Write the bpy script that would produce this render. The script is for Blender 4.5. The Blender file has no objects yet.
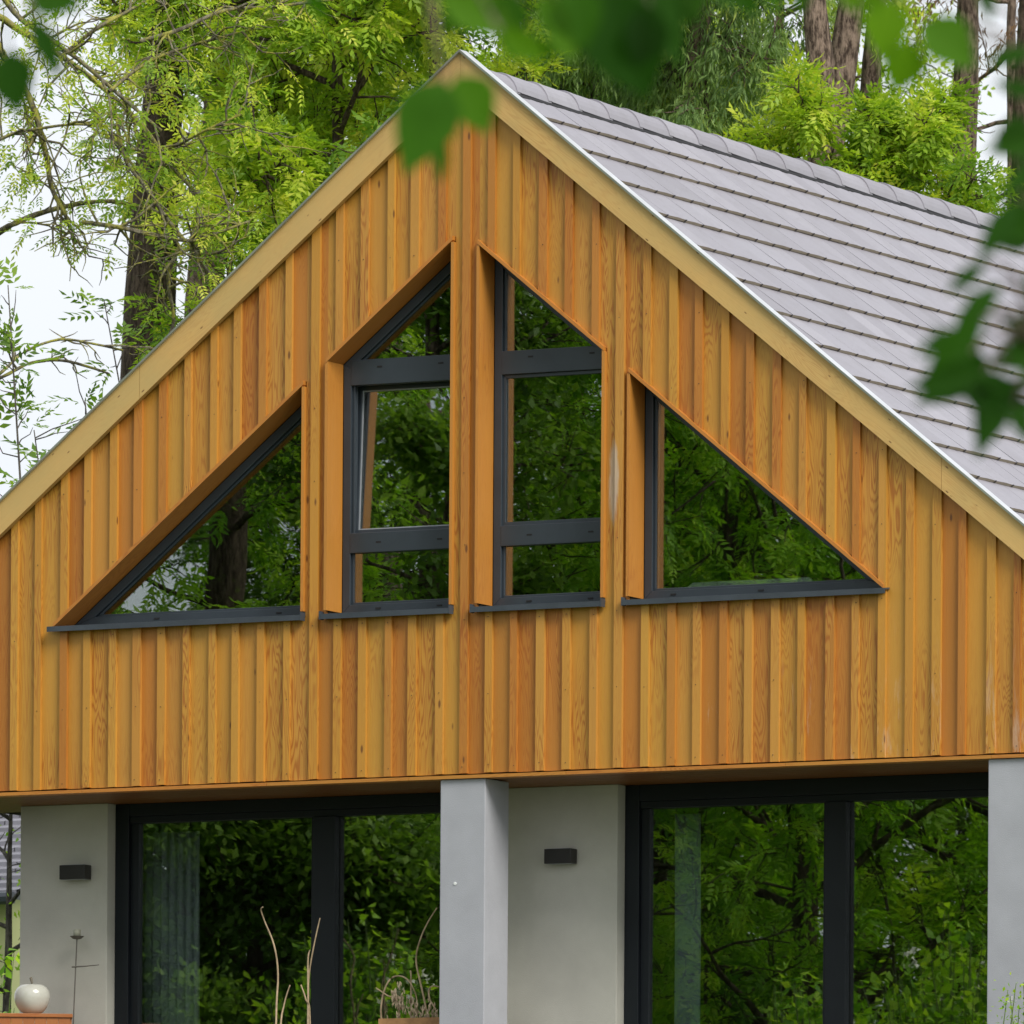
import bpy, math, random
import numpy as np
from mathutils import Vector
random.seed(7)
RNG = np.random.default_rng(11)
scene = bpy.context.scene
COL = scene.collection

# ---------------------------------------------------------------- camera model
F, TH, RHO, YP = 10620.3, 0.48829, 0.00661, 1665.66
K = 1.25
Z0 = F / 200 * K
FW = np.array([-math.sin(TH), math.cos(TH), 0.0])
RT = np.array([math.cos(TH), math.sin(TH), 0.0])
UPV = np.array([0, 0, 1.0])
CAMZ = 2.6 - 4.433 * K
CAM = -Z0 * FW + 0.29276 * K * RT + np.array([0, 0, CAMZ])
CR, SR = math.cos(RHO), math.sin(RHO)

def ray(u, v):
    a, b = u - 512, v - YP
    uu, vv = CR * a + SR * b, -SR * a + CR * b
    return FW + RT * uu / F - UPV * vv / F

def PT(u, v, D):                      # point seen at (u,v) at depth D from the camera
    return CAM + ray(u, v) * D

def W(u, v, y):                       # point seen at (u,v) on the plane y = const
    d = ray(u, v)
    return CAM + d * (y - CAM[1]) / d[1]

def MP(u, v, D):                      # a garden point whose mirror image in the facade is seen at (u,v)
    p = PT(u, v, D)
    return np.array([p[0], 0.5 - p[1], p[2]])

def ground_z(x, y):
    if y > -4: return -0.16
    t = min(1.0, (-4 - y) / 50.0)
    t = t * t * (3 - 2 * t)
    return -0.16 - 4.35 * t

# ---------------------------------------------------------------- mesh builder
class MB:
    def __init__(s):
        s.v = []; s.f = []; s.g = []
    def poly(s, vs, fs, gc=None):
        o = len(s.v)
        s.v += [tuple(p) for p in vs]
        s.f += [tuple(o + i for i in f) for f in fs]
        s.g += (gc if gc else [(p[2], p[0] + p[1], 0.5) for p in vs])
    def box(s, x0, x1, y0, y1, z0, z1, r=None, axis='z'):
        vs = [(x, y, z) for z in (z0, z1) for y in (y0, y1) for x in (x0, x1)]
        fs = [(0, 2, 3, 1), (4, 5, 7, 6), (0, 1, 5, 4), (2, 6, 7, 3), (0, 4, 6, 2), (1, 3, 7, 5)]
        r = random.random() if r is None else r
        if axis == 'z': gc = [(p[2], p[0] + p[1], r) for p in vs]
        elif axis == 'x': gc = [(p[0], p[1] + p[2], r) for p in vs]
        else: gc = [(p[1], p[0] + p[2], r) for p in vs]
        s.poly(vs, fs, gc)
    def prism(s, pts, y0, y1, r=None, d=None):     # pts: (x,z) counter-clockwise seen from the front
        n = len(pts)
        vs = [(x, y0, z) for x, z in pts] + [(x, y1, z) for x, z in pts]
        fs = [tuple(range(n)), tuple(range(2 * n - 1, n - 1, -1))]
        fs += [(i, i + n, (i + 1) % n + n, (i + 1) % n) for i in range(n)]
        r = random.random() if r is None else r
        if d is None: gc = [(p[2], p[0] + p[1], r) for p in vs]
        else:
            L = math.hypot(*d); dx, dz = d[0] / L, d[1] / L
            gc = [(p[0] * dx + p[2] * dz, -p[0] * dz + p[2] * dx + p[1], r) for p in vs]
        s.poly(vs, fs, gc)
    def ring(s, outer, inner, y0, y1):
        n = len(outer)
        for i in range(n):
            j = (i + 1) % n
            s.prism([outer[i], outer[j], inner[j], inner[i]], y0, y1)
    def tube(s, path, rad, n=8, cap=True, r=0.5):
        P = [np.array(p, float) for p in path]
        m = len(P); o = len(s.v)
        ref = np.array([0.31, 0.77, 0.55]); along = 0
        for i in range(m):
            t = P[min(i + 1, m - 1)] - P[max(i - 1, 0)]
            t /= (np.linalg.norm(t) + 1e-9)
            a = np.cross(t, ref)
            if np.linalg.norm(a) < 1e-3: a = np.cross(t, [1, 0, 0])
            a /= np.linalg.norm(a); b = np.cross(t, a)
            if i: along += np.linalg.norm(P[i] - P[i - 1])
            rr = rad[i] if hasattr(rad, '__len__') else rad
            for k in range(n):
                an = 2 * math.pi * k / n
                q = P[i] + rr * (a * math.cos(an) + b * math.sin(an))
                s.v.append(tuple(q)); s.g.append((along, k / n, r))
        for i in range(m - 1):
            for k in range(n):
                s.f.append((o + i * n + k, o + i * n + (k + 1) % n, o + (i + 1) * n + (k + 1) % n, o + (i + 1) * n + k))
        if cap:
            s.f.append(tuple(o + k for k in range(n - 1, -1, -1)))
            s.f.append(tuple(o + (m - 1) * n + k for k in range(n)))
    def lathe(s, c, prof, n=32, squash=None):
        o = len(s.v)
        for (r, z) in prof:
            for k in range(n):
                an = 2 * math.pi * k / n
                w = 1 + (squash(z, an) if squash else 0)
                s.v.append((c[0] + r * w * math.cos(an), c[1] + r * w * math.sin(an), c[2] + z)); s.g.append((z, k / n, .5))
        for i in range(len(prof) - 1):
            for k in range(n):
                s.f.append((o + i * n + k, o + i * n + (k + 1) % n, o + (i + 1) * n + (k + 1) % n, o + (i + 1) * n + k))
    def build(s, name, mat, parent=None, smooth=False, bevel=0):
        me = bpy.data.meshes.new(name)
        me.from_pydata(s.v, [], s.f)
        at = me.attributes.new('gc', 'FLOAT_VECTOR', 'POINT')
        at.data.foreach_set('vector', np.array(s.g, dtype=np.float32).ravel())
        me.materials.append(mat)
        if smooth: me.polygons.foreach_set('use_smooth', [True] * len(me.polygons))
        me.update()
        o = bpy.data.objects.new(name, me); COL.objects.link(o)
        if parent is not None: o.parent = parent
        if bevel:
            b = o.modifiers.new('bevel', 'BEVEL'); b.width = bevel; b.segments = 2; b.limit_method = 'ANGLE'
        return o

def np_mesh(name, V, Fq, G, mat, parent=None):      # quads from numpy
    me = bpy.data.meshes.new(name)
    nv, nf = len(V), len(Fq)
    k = Fq.shape[1]
    me.vertices.add(nv); me.vertices.foreach_set('co', V.astype(np.float32).ravel())
    me.loops.add(nf * k); me.loops.foreach_set('vertex_index', Fq.astype(np.int32).ravel())
    me.polygons.add(nf); me.polygons.foreach_set('loop_start', np.arange(0, nf * k, k, dtype=np.int32))
    me.polygons.foreach_set('loop_total', np.full(nf, k, dtype=np.int32))
    me.update(calc_edges=True)
    at = me.attributes.new('gc', 'FLOAT_VECTOR', 'POINT')
    at.data.foreach_set('vector', G.astype(np.float32).ravel())
    me.materials.append(mat)
    o = bpy.data.objects.new(name, me); COL.objects.link(o)
    if parent is not None: o.parent = parent
    return o

def tag(o, label=None, cat=None, group=None, kind=None):
    if label: o['label'] = label
    if cat: o['category'] = cat
    if group: o['group'] = group
    if kind: o['kind'] = kind
    return o
def empty(name, label, cat, group=None):
    o = bpy.data.objects.new(name, None); COL.objects.link(o)
    return tag(o, label, cat, group)
def settle(root, loc):              # put the Empty at the thing's base, parts keep their place
    root.location = loc
    for c in root.children:
        c.location = Vector(c.location) - Vector(loc)

# ---------------------------------------------------------------- materials
class NT:
    def __init__(s, name):
        s.m = bpy.data.materials.new(name); s.m.use_nodes = True
        s.t = s.m.node_tree; s.t.nodes.clear()
        s.out = s.n('ShaderNodeOutputMaterial')
    def n(s, typ, **kw):
        x = s.t.nodes.new(typ)
        for k, v in kw.items():
            if k.startswith('i_'):
                key = k[2:].replace('_', ' ')
                x.inputs[int(key) if key.isdigit() else key].default_value = v
            else: setattr(x, k, v)
        return x
    def l(s, a, b): s.t.links.new(a, b)
    def math(s, op, a, b=None, c=None, clamp=False):
        x = s.n('ShaderNodeMath', operation=op); x.use_clamp = clamp
        for i, q in enumerate((a, b, c)):
            if q is None: continue
            if isinstance(q, (int, float)): x.inputs[i].default_value = q
            else: s.l(q, x.inputs[i])
        return x.outputs[0]
    def vec(s, a, b, c):
        x = s.n('ShaderNodeCombineXYZ')
        for i, q in enumerate((a, b, c)):
            if isinstance(q, (int, float)): x.inputs[i].default_value = q
            else: s.l(q, x.inputs[i])
        return x.outputs[0]
    def noise(s, vec, scale=1.0, detail=4, rough=.55):
        x = s.n('ShaderNodeTexNoise'); x.inputs['Scale'].default_value = scale
        x.inputs['Detail'].default_value = detail; x.inputs['Roughness'].default_value = rough
        s.l(vec, x.inputs['Vector']); return x.outputs['Fac']
    def ramp(s, fac, stops):
        x = s.n('ShaderNodeValToRGB'); e = x.color_ramp.elements
        while len(e) < len(stops): e.new(.5)
        for q, (p, c) in zip(e, stops):
            q.position = p; q.color = (*c, 1) if len(c) == 3 else c
        s.l(fac, x.inputs[0]); return x.outputs[0]
    def mix(s, fac, a, b, mode='MIX'):
        x = s.n('ShaderNodeMix', data_type='RGBA', blend_type=mode)
        for sock, q in ((x.inputs[0], fac), (x.inputs[6], a), (x.inputs[7], b)):
            if isinstance(q, (int, float)): sock.default_value = q
            elif isinstance(q, tuple): sock.default_value = (*q, 1)
            else: s.l(q, sock)
        return x.outputs[2]
    def bump(s, h, strength=.3, dist=.01):
        x = s.n('ShaderNodeBump'); x.inputs['Strength'].default_value = strength
        x.inputs['Distance'].default_value = dist; s.l(h, x.inputs['Height']); return x.outputs[0]
    def bsdf(s, col, rough=.6, nrm=None, spec=.4, metal=0):
        x = s.n('ShaderNodeBsdfPrincipled')
        if isinstance(col, tuple): x.inputs['Base Color'].default_value = (*col, 1)
        else: s.l(col, x.inputs['Base Color'])
        if isinstance(rough, (int, float)): x.inputs['Roughness'].default_value = rough
        else: s.l(rough, x.inputs['Roughness'])
        x.inputs['Specular IOR Level'].default_value = spec; x.inputs['Metallic'].default_value = metal
        if nrm is not None: s.l(nrm, x.inputs['Normal'])
        return x
    def done(s, sh):
        s.l(sh.outputs[0] if hasattr(sh, 'outputs') else sh, s.out.inputs[0]); return s.m
    def gc(s):
        a = s.n('ShaderNodeAttribute', attribute_name='gc')
        x = s.n('ShaderNodeSeparateXYZ'); s.l(a.outputs['Vector'], x.inputs[0])
        return x.outputs[0], x.outputs[1], x.outputs[2]
    def obj(s): return s.n('ShaderNodeTexCoord').outputs['Object']

def wood_mat(name, stops, knots=.5, stain=0.0, fibk=.62, ringk=1.0, kd=1.7, rough=.36):
    m = NT(name); a, c, r = m.gc()
    r50 = m.math('MULTIPLY', r, 57.0)
    base = m.ramp(r, stops)
    # broad tone drift along a board
    drift = m.noise(m.vec(m.math('MULTIPLY', a, .9), m.math('MULTIPLY', c, 6.), r50), 1.0, 3)
    # fine fibres
    fib = m.noise(m.vec(m.math('MULTIPLY', a, 2.2), m.math('MULTIPLY', c, 160.), r50), 1.0, 5, .7)
    # growth rings: cathedral arches
    rn = m.noise(m.vec(m.math('MULTIPLY', a, 1.1), m.math('MULTIPLY', c, 11.), r50), 1.0, 2, .45)
    ring = m.math('SINE', m.math('MULTIPLY', rn, 150.0))
    ring = m.math('MULTIPLY_ADD', ring, .5, .5)
    ring = m.math('POWER', ring, 2.0)
    # only some boards are flat sawn with strong figure
    fig = m.math('SUBTRACT', m.noise(m.vec(r50, m.math('MULTIPLY', a, .35), 3.0), 2.3, 1), .42)
    fig = m.math('MULTIPLY', fig, 4.5, clamp=True)
    ringf = m.math('MULTIPLY', ring, m.math('MULTIPLY_ADD', fig, .50 * ringk, .06 * ringk))
    fibf = m.math('MULTIPLY_ADD', fib, .9, .05, clamp=True)
    col = m.mix(m.math('MULTIPLY', fibf, fibk), base, (.36, .125, .018), 'MIX')
    col = m.mix(m.math('MULTIPLY_ADD', drift, 1.6, -.5, clamp=True), col, m.mix(1.0, col, (1.16, 1.08, .95), 'MULTIPLY'), 'MIX')
    col = m.mix(ringf, col, (.30, .075, .008), 'MIX')
    col = m.mix(m.math('GREATER_THAN', c, 50.0), col, (.05, .035, .025))
    if name.startswith('spruce'):
        al = m.noise(m.obj(), 1.7, 5, .65)
        col = m.mix(m.math('MULTIPLY', m.math('MULTIPLY_ADD', al, 3.0, -1.2, clamp=True), .45), col, (.40, .33, .13))
    # knots
    vo = m.n('ShaderNodeTexVoronoi'); vo.inputs['Scale'].default_value = 1.0
    m.l(m.vec(m.math('MULTIPLY', a, kd), m.math('MULTIPLY', c, kd * 3.0), r50), vo.inputs['Vector'])
    kn = m.math('SUBTRACT', .055 * (1 + knots), vo.outputs['Distance'])
    kn = m.math('MULTIPLY', kn, 26.0, clamp=True)
    col = m.mix(m.math('MULTIPLY', kn, .8 if knots > 0 else 0.0), col, (.10, .03, .008))
    if stain:
        pos = m.n('ShaderNodeNewGeometry').outputs['Position']
        sp = m.n('ShaderNodeSeparateXYZ'); m.l(pos, sp.inputs[0])
        sn = m.noise(m.vec(m.math('MULTIPLY', a, 3.5), m.math('MULTIPLY', c, 22.), r50), 1.0, 5, .75)
        side = m.math('MULTIPLY_ADD', sp.outputs[0], .055, .0)
        sm = m.math('ADD', m.math('SUBTRACT', sn, .70), side)
        low = m.math('SUBTRACT', 3.5, sp.outputs[2]); low = m.math('MULTIPLY', low, 1.0, clamp=True)
        bsel = m.math('GREATER_THAN', m.noise(m.vec(r50, 7.0, 1.0), 3.1, 0), .50)
        sm = m.math('MULTIPLY', m.math('MULTIPLY', m.math('MULTIPLY', sm, 6.0, clamp=True), low), bsel)
        col = m.mix(m.math('MULTIPLY', sm, stain), col, (.60, .50, .40))
        c0 = W(613, 482, 0)
        dx = m.math('MULTIPLY', m.math('SUBTRACT', sp.outputs[0], float(c0[0])), 1 / .045)
        dz = m.math('MULTIPLY', m.math('SUBTRACT', sp.outputs[2], float(c0[2])), 1 / .30)
        rr = m.math('ADD', m.math('MULTIPLY', dx, dx), m.math('MULTIPLY', dz, dz))
        pm = m.math('SUBTRACT', m.math('MULTIPLY_ADD', sn, 2.4, -.2), rr)
        col = m.mix(m.math('MULTIPLY', m.math('MULTIPLY', pm, 1.6, clamp=True), .62), col, (.52, .46, .38))
    hgt = m.math('ADD', m.math('MULTIPLY', fib, .5), m.math('MULTIPLY', ring, -.15))
    rgh = m.math('MULTIPLY_ADD', fib, .2, rough)
    return m.done(m.bsdf(col, rgh, m.bump(hgt, .35, .003), .5))

M = {}
M['larch'] = wood_mat('larch cladding', [(0, (.545, .310, .050)), (.3, (.515, .262, .036)), (.55, (.55, .295, .055)), (.8, (.42, .170, .024)), (1, (.50, .215, .036))], .45, .55, .50, 1.25, 2.4)
M['spruce'] = wood_mat('spruce bargeboard', [(0, (.62, .44, .17)), (1, (.58, .39, .14))], .6, 0, .28, .45, 5.5, .5)
M['reveal'] = wood_mat('larch reveal', [(0, (.50, .235, .040)), (1, (.50, .205, .036))], .2, 0, .6, .9)
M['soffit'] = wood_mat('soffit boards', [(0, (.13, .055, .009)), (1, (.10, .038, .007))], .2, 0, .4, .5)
M['cabinet'] = wood_mat('cabinet slats', [(0, (.34, .13, .035)), (1, (.26, .085, .025))], .2, 0)

def plain(name, col, rough=.5, var=.12, scale=8., bump=.0, spec=.4, metal=0, bscale=120.):
    m = NT(name); o = m.obj()
    n1 = m.noise(o, scale, 5, .6)
    c2 = tuple(max(0, q * (1 - 2 * var)) for q in col); c1 = tuple(min(1, q * (1 + var)) for q in col)
    cc = m.ramp(n1, [(.3, c2), (.7, c1)])
    nr = m.bump(m.noise(o, bscale, 3), bump, .004) if bump else None
    return m.done(m.bsdf(cc, rough, nr, spec, metal))

M['frame'] = plain('anthracite frame', (.030, .040, .052), .42, .10, 3., 0, .5)
M['frame_dark'] = plain('near black frame', (.008, .011, .015), .5, .10, 3., 0, .3)
M['sillmetal'] = plain('anthracite sill', (.050, .060, .075), .35, .12, 5., 0, .5)
M['render_wall'] = plain('white render', (.385, .395, .43), .9, .06, 2.2, .5, .2, 0, 170.)
M['wall_recess'] = plain('grey white render', (.54, .53, .47), .9, .06, 2.2, .5, .2, 0, 170.)
M['verge'] = plain('verge metal', (.72, .74, .76), .35, .08, 4., 0, .5, .6)
M['lipmetal'] = plain('grey-green lip metal', (.22, .24, .20), .5, .15, 3., 0, .4)
M['gasket'] = plain('rubber', (.012, .012, .013), .7, .1)
M['steel'] = plain('pale seal', (.32, .34, .37), .3, .1, 5, 0, .5)
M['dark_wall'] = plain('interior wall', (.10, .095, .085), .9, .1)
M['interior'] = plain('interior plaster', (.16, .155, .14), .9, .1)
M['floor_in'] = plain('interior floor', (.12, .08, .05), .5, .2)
M['membrane'] = plain('sheathing', (.03, .022, .014), .9, .1)
M['lamp'] = plain('lamp housing', (.030, .028, .026), .45, .1)
M['ceramic'] = plain('glazed ceramic', (.52, .52, .46), .2, .06, 5., 0, .6)
M['stalk'] = plain('apple stalk', (.16, .14, .10), .5, .1)
M['iron'] = plain('iron rod', (.14, .13, .11), .6, .2)
M['candle'] = plain('candle wax', (.40, .40, .31), .5, .05)
M['curtain'] = plain('curtain cloth', (.66, .70, .74), .9, .06, 3.)
M['curtain2'] = plain('sheer blind', (.42, .47, .56), .9, .06, 3.)
M['straw'] = plain('dry straw', (.50, .38, .24), .8, .2, 20.)
M['seed'] = plain('dry seed head', (.66, .52, .36), .9, .3, 40.)
M['planter'] = plain('planter wood', (.45, .24, .10), .7, .2, 10.)
M['paving'] = plain('terrace paving', (.15, .15, .12), .85, .12, 2., .3)
M['white_box'] = plain('pale board', (.75, .78, .76), .5, .04)
M['chair'] = plain('dark upholstery', (.03, .03, .035), .8, .2)
M['yellow_wall'] = plain('yellow render', (.58, .60, .30), .9, .06, .8)
M['flower'] = plain('cream petals', (.75, .74, .62), .7, .08)
M['stem'] = plain('green stem', (.10, .16, .03), .6, .2)
M['ventroll'] = plain('ridge vent roll', (.02, .02, .022), .8, .2)

def tile_mat():
    m = NT('concrete roof tiles'); a, c, r = m.gc(); o = m.obj()
    b = m.ramp(r, [(0, (.245, .235, .265)), (.5, (.275, .265, .30)), (1, (.31, .30, .335))])
    n = m.noise(o, 7., 6, .7); n2 = m.noise(o, 60., 3, .7); n3 = m.noise(o, 1.1, 3)
    b = m.mix(m.math('MULTIPLY_ADD', n, 2.2, -1.1, clamp=True), b, (.21, .20, .215))
    b = m.mix(m.math('MULTIPLY', m.math('MULTIPLY_ADD', n2, 6.0, -3.7, clamp=True), .8), b, (.14, .14, .10))
    n4 = m.noise(o, 24., 4, .75); b = m.mix(m.math('MULTIPLY', m.math('MULTIPLY_ADD', n4, 9.0, -5.9, clamp=True), .6), b, (.36, .36, .33))
    b = m.mix(m.math('MULTIPLY', m.math('MULTIPLY_ADD', n3, 3.0, -1.5, clamp=True), .35), b, (.34, .34, .385))
    # butt edge: rough uncoated concrete, grown with algae; c==1 marks the butt face
    e = m.mix(n, (.36, .30, .225), (.22, .18, .13))
    b = m.mix(m.math('GREATER_THAN', c, .9), b, e)
    b = m.mix(m.math('GREATER_THAN', c, 1.5), b, (.04, .03, .02))
    return m.done(m.bsdf(b, .5, m.bump(n2, .25, .003), .45))
M['tiles'] = tile_mat()

def glass_mat(name, k=2.0, tint=(.86, .90, .88)):
    m = NT(name); o = m.obj()
    nr = m.bump(m.noise(o, 1.6, 1, .5), .035, .02)
    fr = m.n('ShaderNodeFresnel'); fr.inputs['IOR'].default_value = 1.5; 
    fac = m.math('MULTIPLY', fr.outputs[0], k, clamp=True)
    tr = m.n('ShaderNodeBsdfTransparent'); tr.inputs[0].default_value = (*tint, 1)
    gl = m.n('ShaderNodeBsdfGlossy'); gl.inputs['Roughness'].default_value = 0.0
    gl.inputs['Color'].default_value = (.95, 1, .97, 1); m.l(nr, gl.inputs['Normal'])
    mx = m.n('ShaderNodeMixShader'); m.l(fac, mx.inputs[0]); m.l(tr.outputs[0], mx.inputs[1]); m.l(gl.outputs[0], mx.inputs[2])
    return m.done(mx)
M['glass'] = glass_mat('double glazing', 4.2)

def leaf_mat(name, stops, trans=.45, rough=.5):
    m = NT(name); a, c, r = m.gc()
    col = m.ramp(r, stops)
    p = m.bsdf(col, rough, None, .35)
    t = m.n('ShaderNodeBsdfTranslucent'); m.l(m.mix(1.0, col, (1.25, 1.35, .6), 'MULTIPLY'), t.inputs[0])
    mx = m.n('ShaderNodeMixShader'); mx.inputs[0].default_value = trans
    m.l(p.outputs[0], mx.inputs[1]); m.l(t.outputs[0], mx.inputs[2])
    return m.done(mx)
M['ash'] = leaf_mat('ash leaves', [(0, (.13, .25, .025)), (.35, (.30, .45, .04)), (.7, (.47, .58, .05)), (1, (.60, .62, .08))])
M['ashdark'] = leaf_mat('dark ash leaves', [(0, (.07, .15, .018)), (.5, (.15, .27, .03)), (1, (.28, .42, .05))])
M['conif'] = leaf_mat('conifer sprays', [(0, (.13, .22, .07)), (.5, (.26, .40, .12)), (.85, (.40, .55, .15)), (1, (.52, .60, .12))], .3)
M['garden'] = leaf_mat('garden leaves', [(0, (.10, .24, .015)), (.5, (.26, .48, .025)), (1, (.46, .62, .045))])
M['fg'] = leaf_mat('near leaves', [(0, (.012, .060, .001)), (.5, (.045, .15, .002)), (1, (.15, .31, .004))], .5, .8)
M['brown'] = leaf_mat('dead sprays', [(0, (.10, .05, .02)), (1, (.22, .12, .05))], .2)

def bark_mat(name, c0, c1, lich=0., lc=(.42, .40, .10)):
    m = NT(name); o = m.obj(); a, c, r = m.gc()
    s = m.n('ShaderNodeSeparateXYZ'); m.l(o, s.inputs[0])
    v = m.vec(m.math('MULTIPLY', s.outputs[0], 30.), m.math('MULTIPLY', s.outputs[1], 30.), m.math('MULTIPLY', s.outputs[2], 9.))
    n = m.noise(v, 1.0, 6, .7)
    col = m.ramp(n, [(.42, c0), (.60, c1)])
    if lich:
        ln = m.noise(o, 9., 4, .7)
        col = m.mix(m.math('MULTIPLY', m.math('MULTIPLY_ADD', ln, 8., -8. * (1 - lich), clamp=True), .85), col, lc)
    return m.done(m.bsdf(col, .9, m.bump(n, .9, .03), .2))
M['bark'] = bark_mat('dark bark', (.035, .024, .016), (.13, .095, .07), .42, (.10, .12, .03))
M['barkgrey'] = bark_mat('grey brown bark', (.05, .034, .026), (.27, .20, .155), .38, (.16, .15, .06))
M['barklichen'] = bark_mat('lichen bark', (.10, .085, .06), (.26, .24, .17), .53, (.40, .38, .07))
M['barkdark'] = bark_mat('dark limb bark', (.04, .035, .03), (.12, .11, .09), .3, (.1, .11, .05))  # dark grey-brown bark of the saplings and the small crooked tree

# ---------------------------------------------------------------- foliage tools
def norm(a): return a / (np.linalg.norm(a, axis=-1, keepdims=True) + 1e-9)

def rhomb(B, D, S, L, Wd, fold, rnd):
    """one leaflet per row: base B, direction D, side S, length L, width Wd"""
    N = norm(np.cross(D, S))
    L = L[:, None]; Wd = Wd[:, None]; fo = fold * Wd
    v0 = B; v1 = B + D * L * .42 + S * Wd * .5 + N * fo; v2 = B + D * L - N * L * .10; v3 = B + D * L * .42 - S * Wd * .5 + N * fo
    V = np.stack([v0, v1, v2, v3], 1).reshape(-1, 3)
    n = len(B); Fq = np.arange(n * 4).reshape(n, 4)
    G = np.repeat(np.stack([np.zeros(n), np.zeros(n), rnd], 1), 4, axis=0)
    return V, Fq, G

def compound(P, D, rng, size=.20, pairs=4, leaflet=.065, rnd=None, droop=.35):
    """pinnate leaves at points P heading D"""
    n = len(P)
    D = norm(D + np.array([0, 0, -droop]) + rng.normal(0, .35, (n, 3)))
    S = norm(np.cross(D, np.array([0, 0, 1.0]) + rng.normal(0, .35, (n, 3))))
    U = np.cross(S, D)
    sz = size * rng.uniform(.7, 1.25, n)
    if rnd is None: rnd = rng.random(n)
    out = []
    for j in range(pairs):
        t = .25 + .75 * j / pairs
        base = P + D * (sz * t)[:, None] - U * (sz * t * t * .25)[:, None]
        for sg in (-1, 1):
            d = norm(D * .62 + S * sg * .8 - U * .12 + rng.normal(0, .12, (n, 3)))
            s = norm(np.cross(U + rng.normal(0, .25, (n, 3)), d))
            out.append(rhomb(base, d, s, leaflet * sz / size * rng.uniform(.8, 1.15, n), leaflet * .36 * sz / size, .12, np.clip(rnd + rng.normal(0, .08, n), 0, 1)))
    base = P + D * sz[:, None] - U * (sz * .25)[:, None]
    out.append(rhomb(base, norm(D - U * .3), S, leaflet * sz / size, leaflet * .4 * sz / size, .12, rnd))
    return out

def simple_leaves(P, D, rng, per=7, L=.075, spread=.11, rnd=None):
    n = len(P); 
    if rnd is None: rnd = rng.random(n)
    P = np.repeat(P, per, 0) + rng.normal(0, spread, (n * per, 3))
    D = norm(np.repeat(D, per, 0) * .4 + rng.normal(0, .7, (n * per, 3)) + np.array([0, 0, -.35]))
    S = norm(np.cross(D, rng.normal(0, .45, (n * per, 3)) + np.array([0, 0, 1.0])))
    LL = L * rng.uniform(.6, 1.25, n * per)
    return [rhomb(P, D, S, LL, LL * .6, .12, np.clip(np.repeat(rnd, per) + rng.normal(0, .12, n * per), 0, 1))]

def conifer_sprays(P, D, rng, per=26, length=.45, rnd=None):
    n = len(P)
    if rnd is None: rnd = rng.random(n)
    out = []
    az = norm(D * np.array([1, 1, 0]) + rng.normal(0, .3, (n, 3)) * np.array([1, 1, 0]))
    ln = length * rng.uniform(.5, 1.4, n)
    for j in range(per):
        t = rng.random(n)
        c = P + az * (ln * .55 * (1 - (1 - t) ** 2))[:, None] + np.array([0, 0, -1.0]) * (ln * t ** 1.5)[:, None] + rng.normal(0, .025, (n, 3))
        d = norm(az * .45 * (1 - t)[:, None] + np.array([0, 0, -.8]) + rng.normal(0, .33, (n, 3)))
        s = norm(np.cross(d, rng.normal(0, 1, (n, 3))))
        out.append(rhomb(c, d, s, rng.uniform(.05, .12, n), rng.uniform(.010, .020, n), .1, np.clip(rnd + .25 * (t - .5) + rng.normal(0, .1, n), 0, 1)))
    return out

def merge(parts):
    V = []; Fs = []; G = []; o = 0
    for v, f, g in parts:
        V.append(v); Fs.append(f + o); G.append(g); o += len(v)
    return np.concatenate(V), np.concatenate(Fs), np.concatenate(G)

def wander(p, d, length, nseg, rng, jit=.12, trop=0.0):
    p = np.array(p, float); d = norm(np.array(d, float)); pts = [p.copy()]; st = length / nseg
    for i in range(nseg):
        d = norm(d + rng.normal(0, jit, 3) + np.array([0, 0, trop]))
        p = p + d * st; pts.append(p.copy())
    return pts, d

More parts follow.
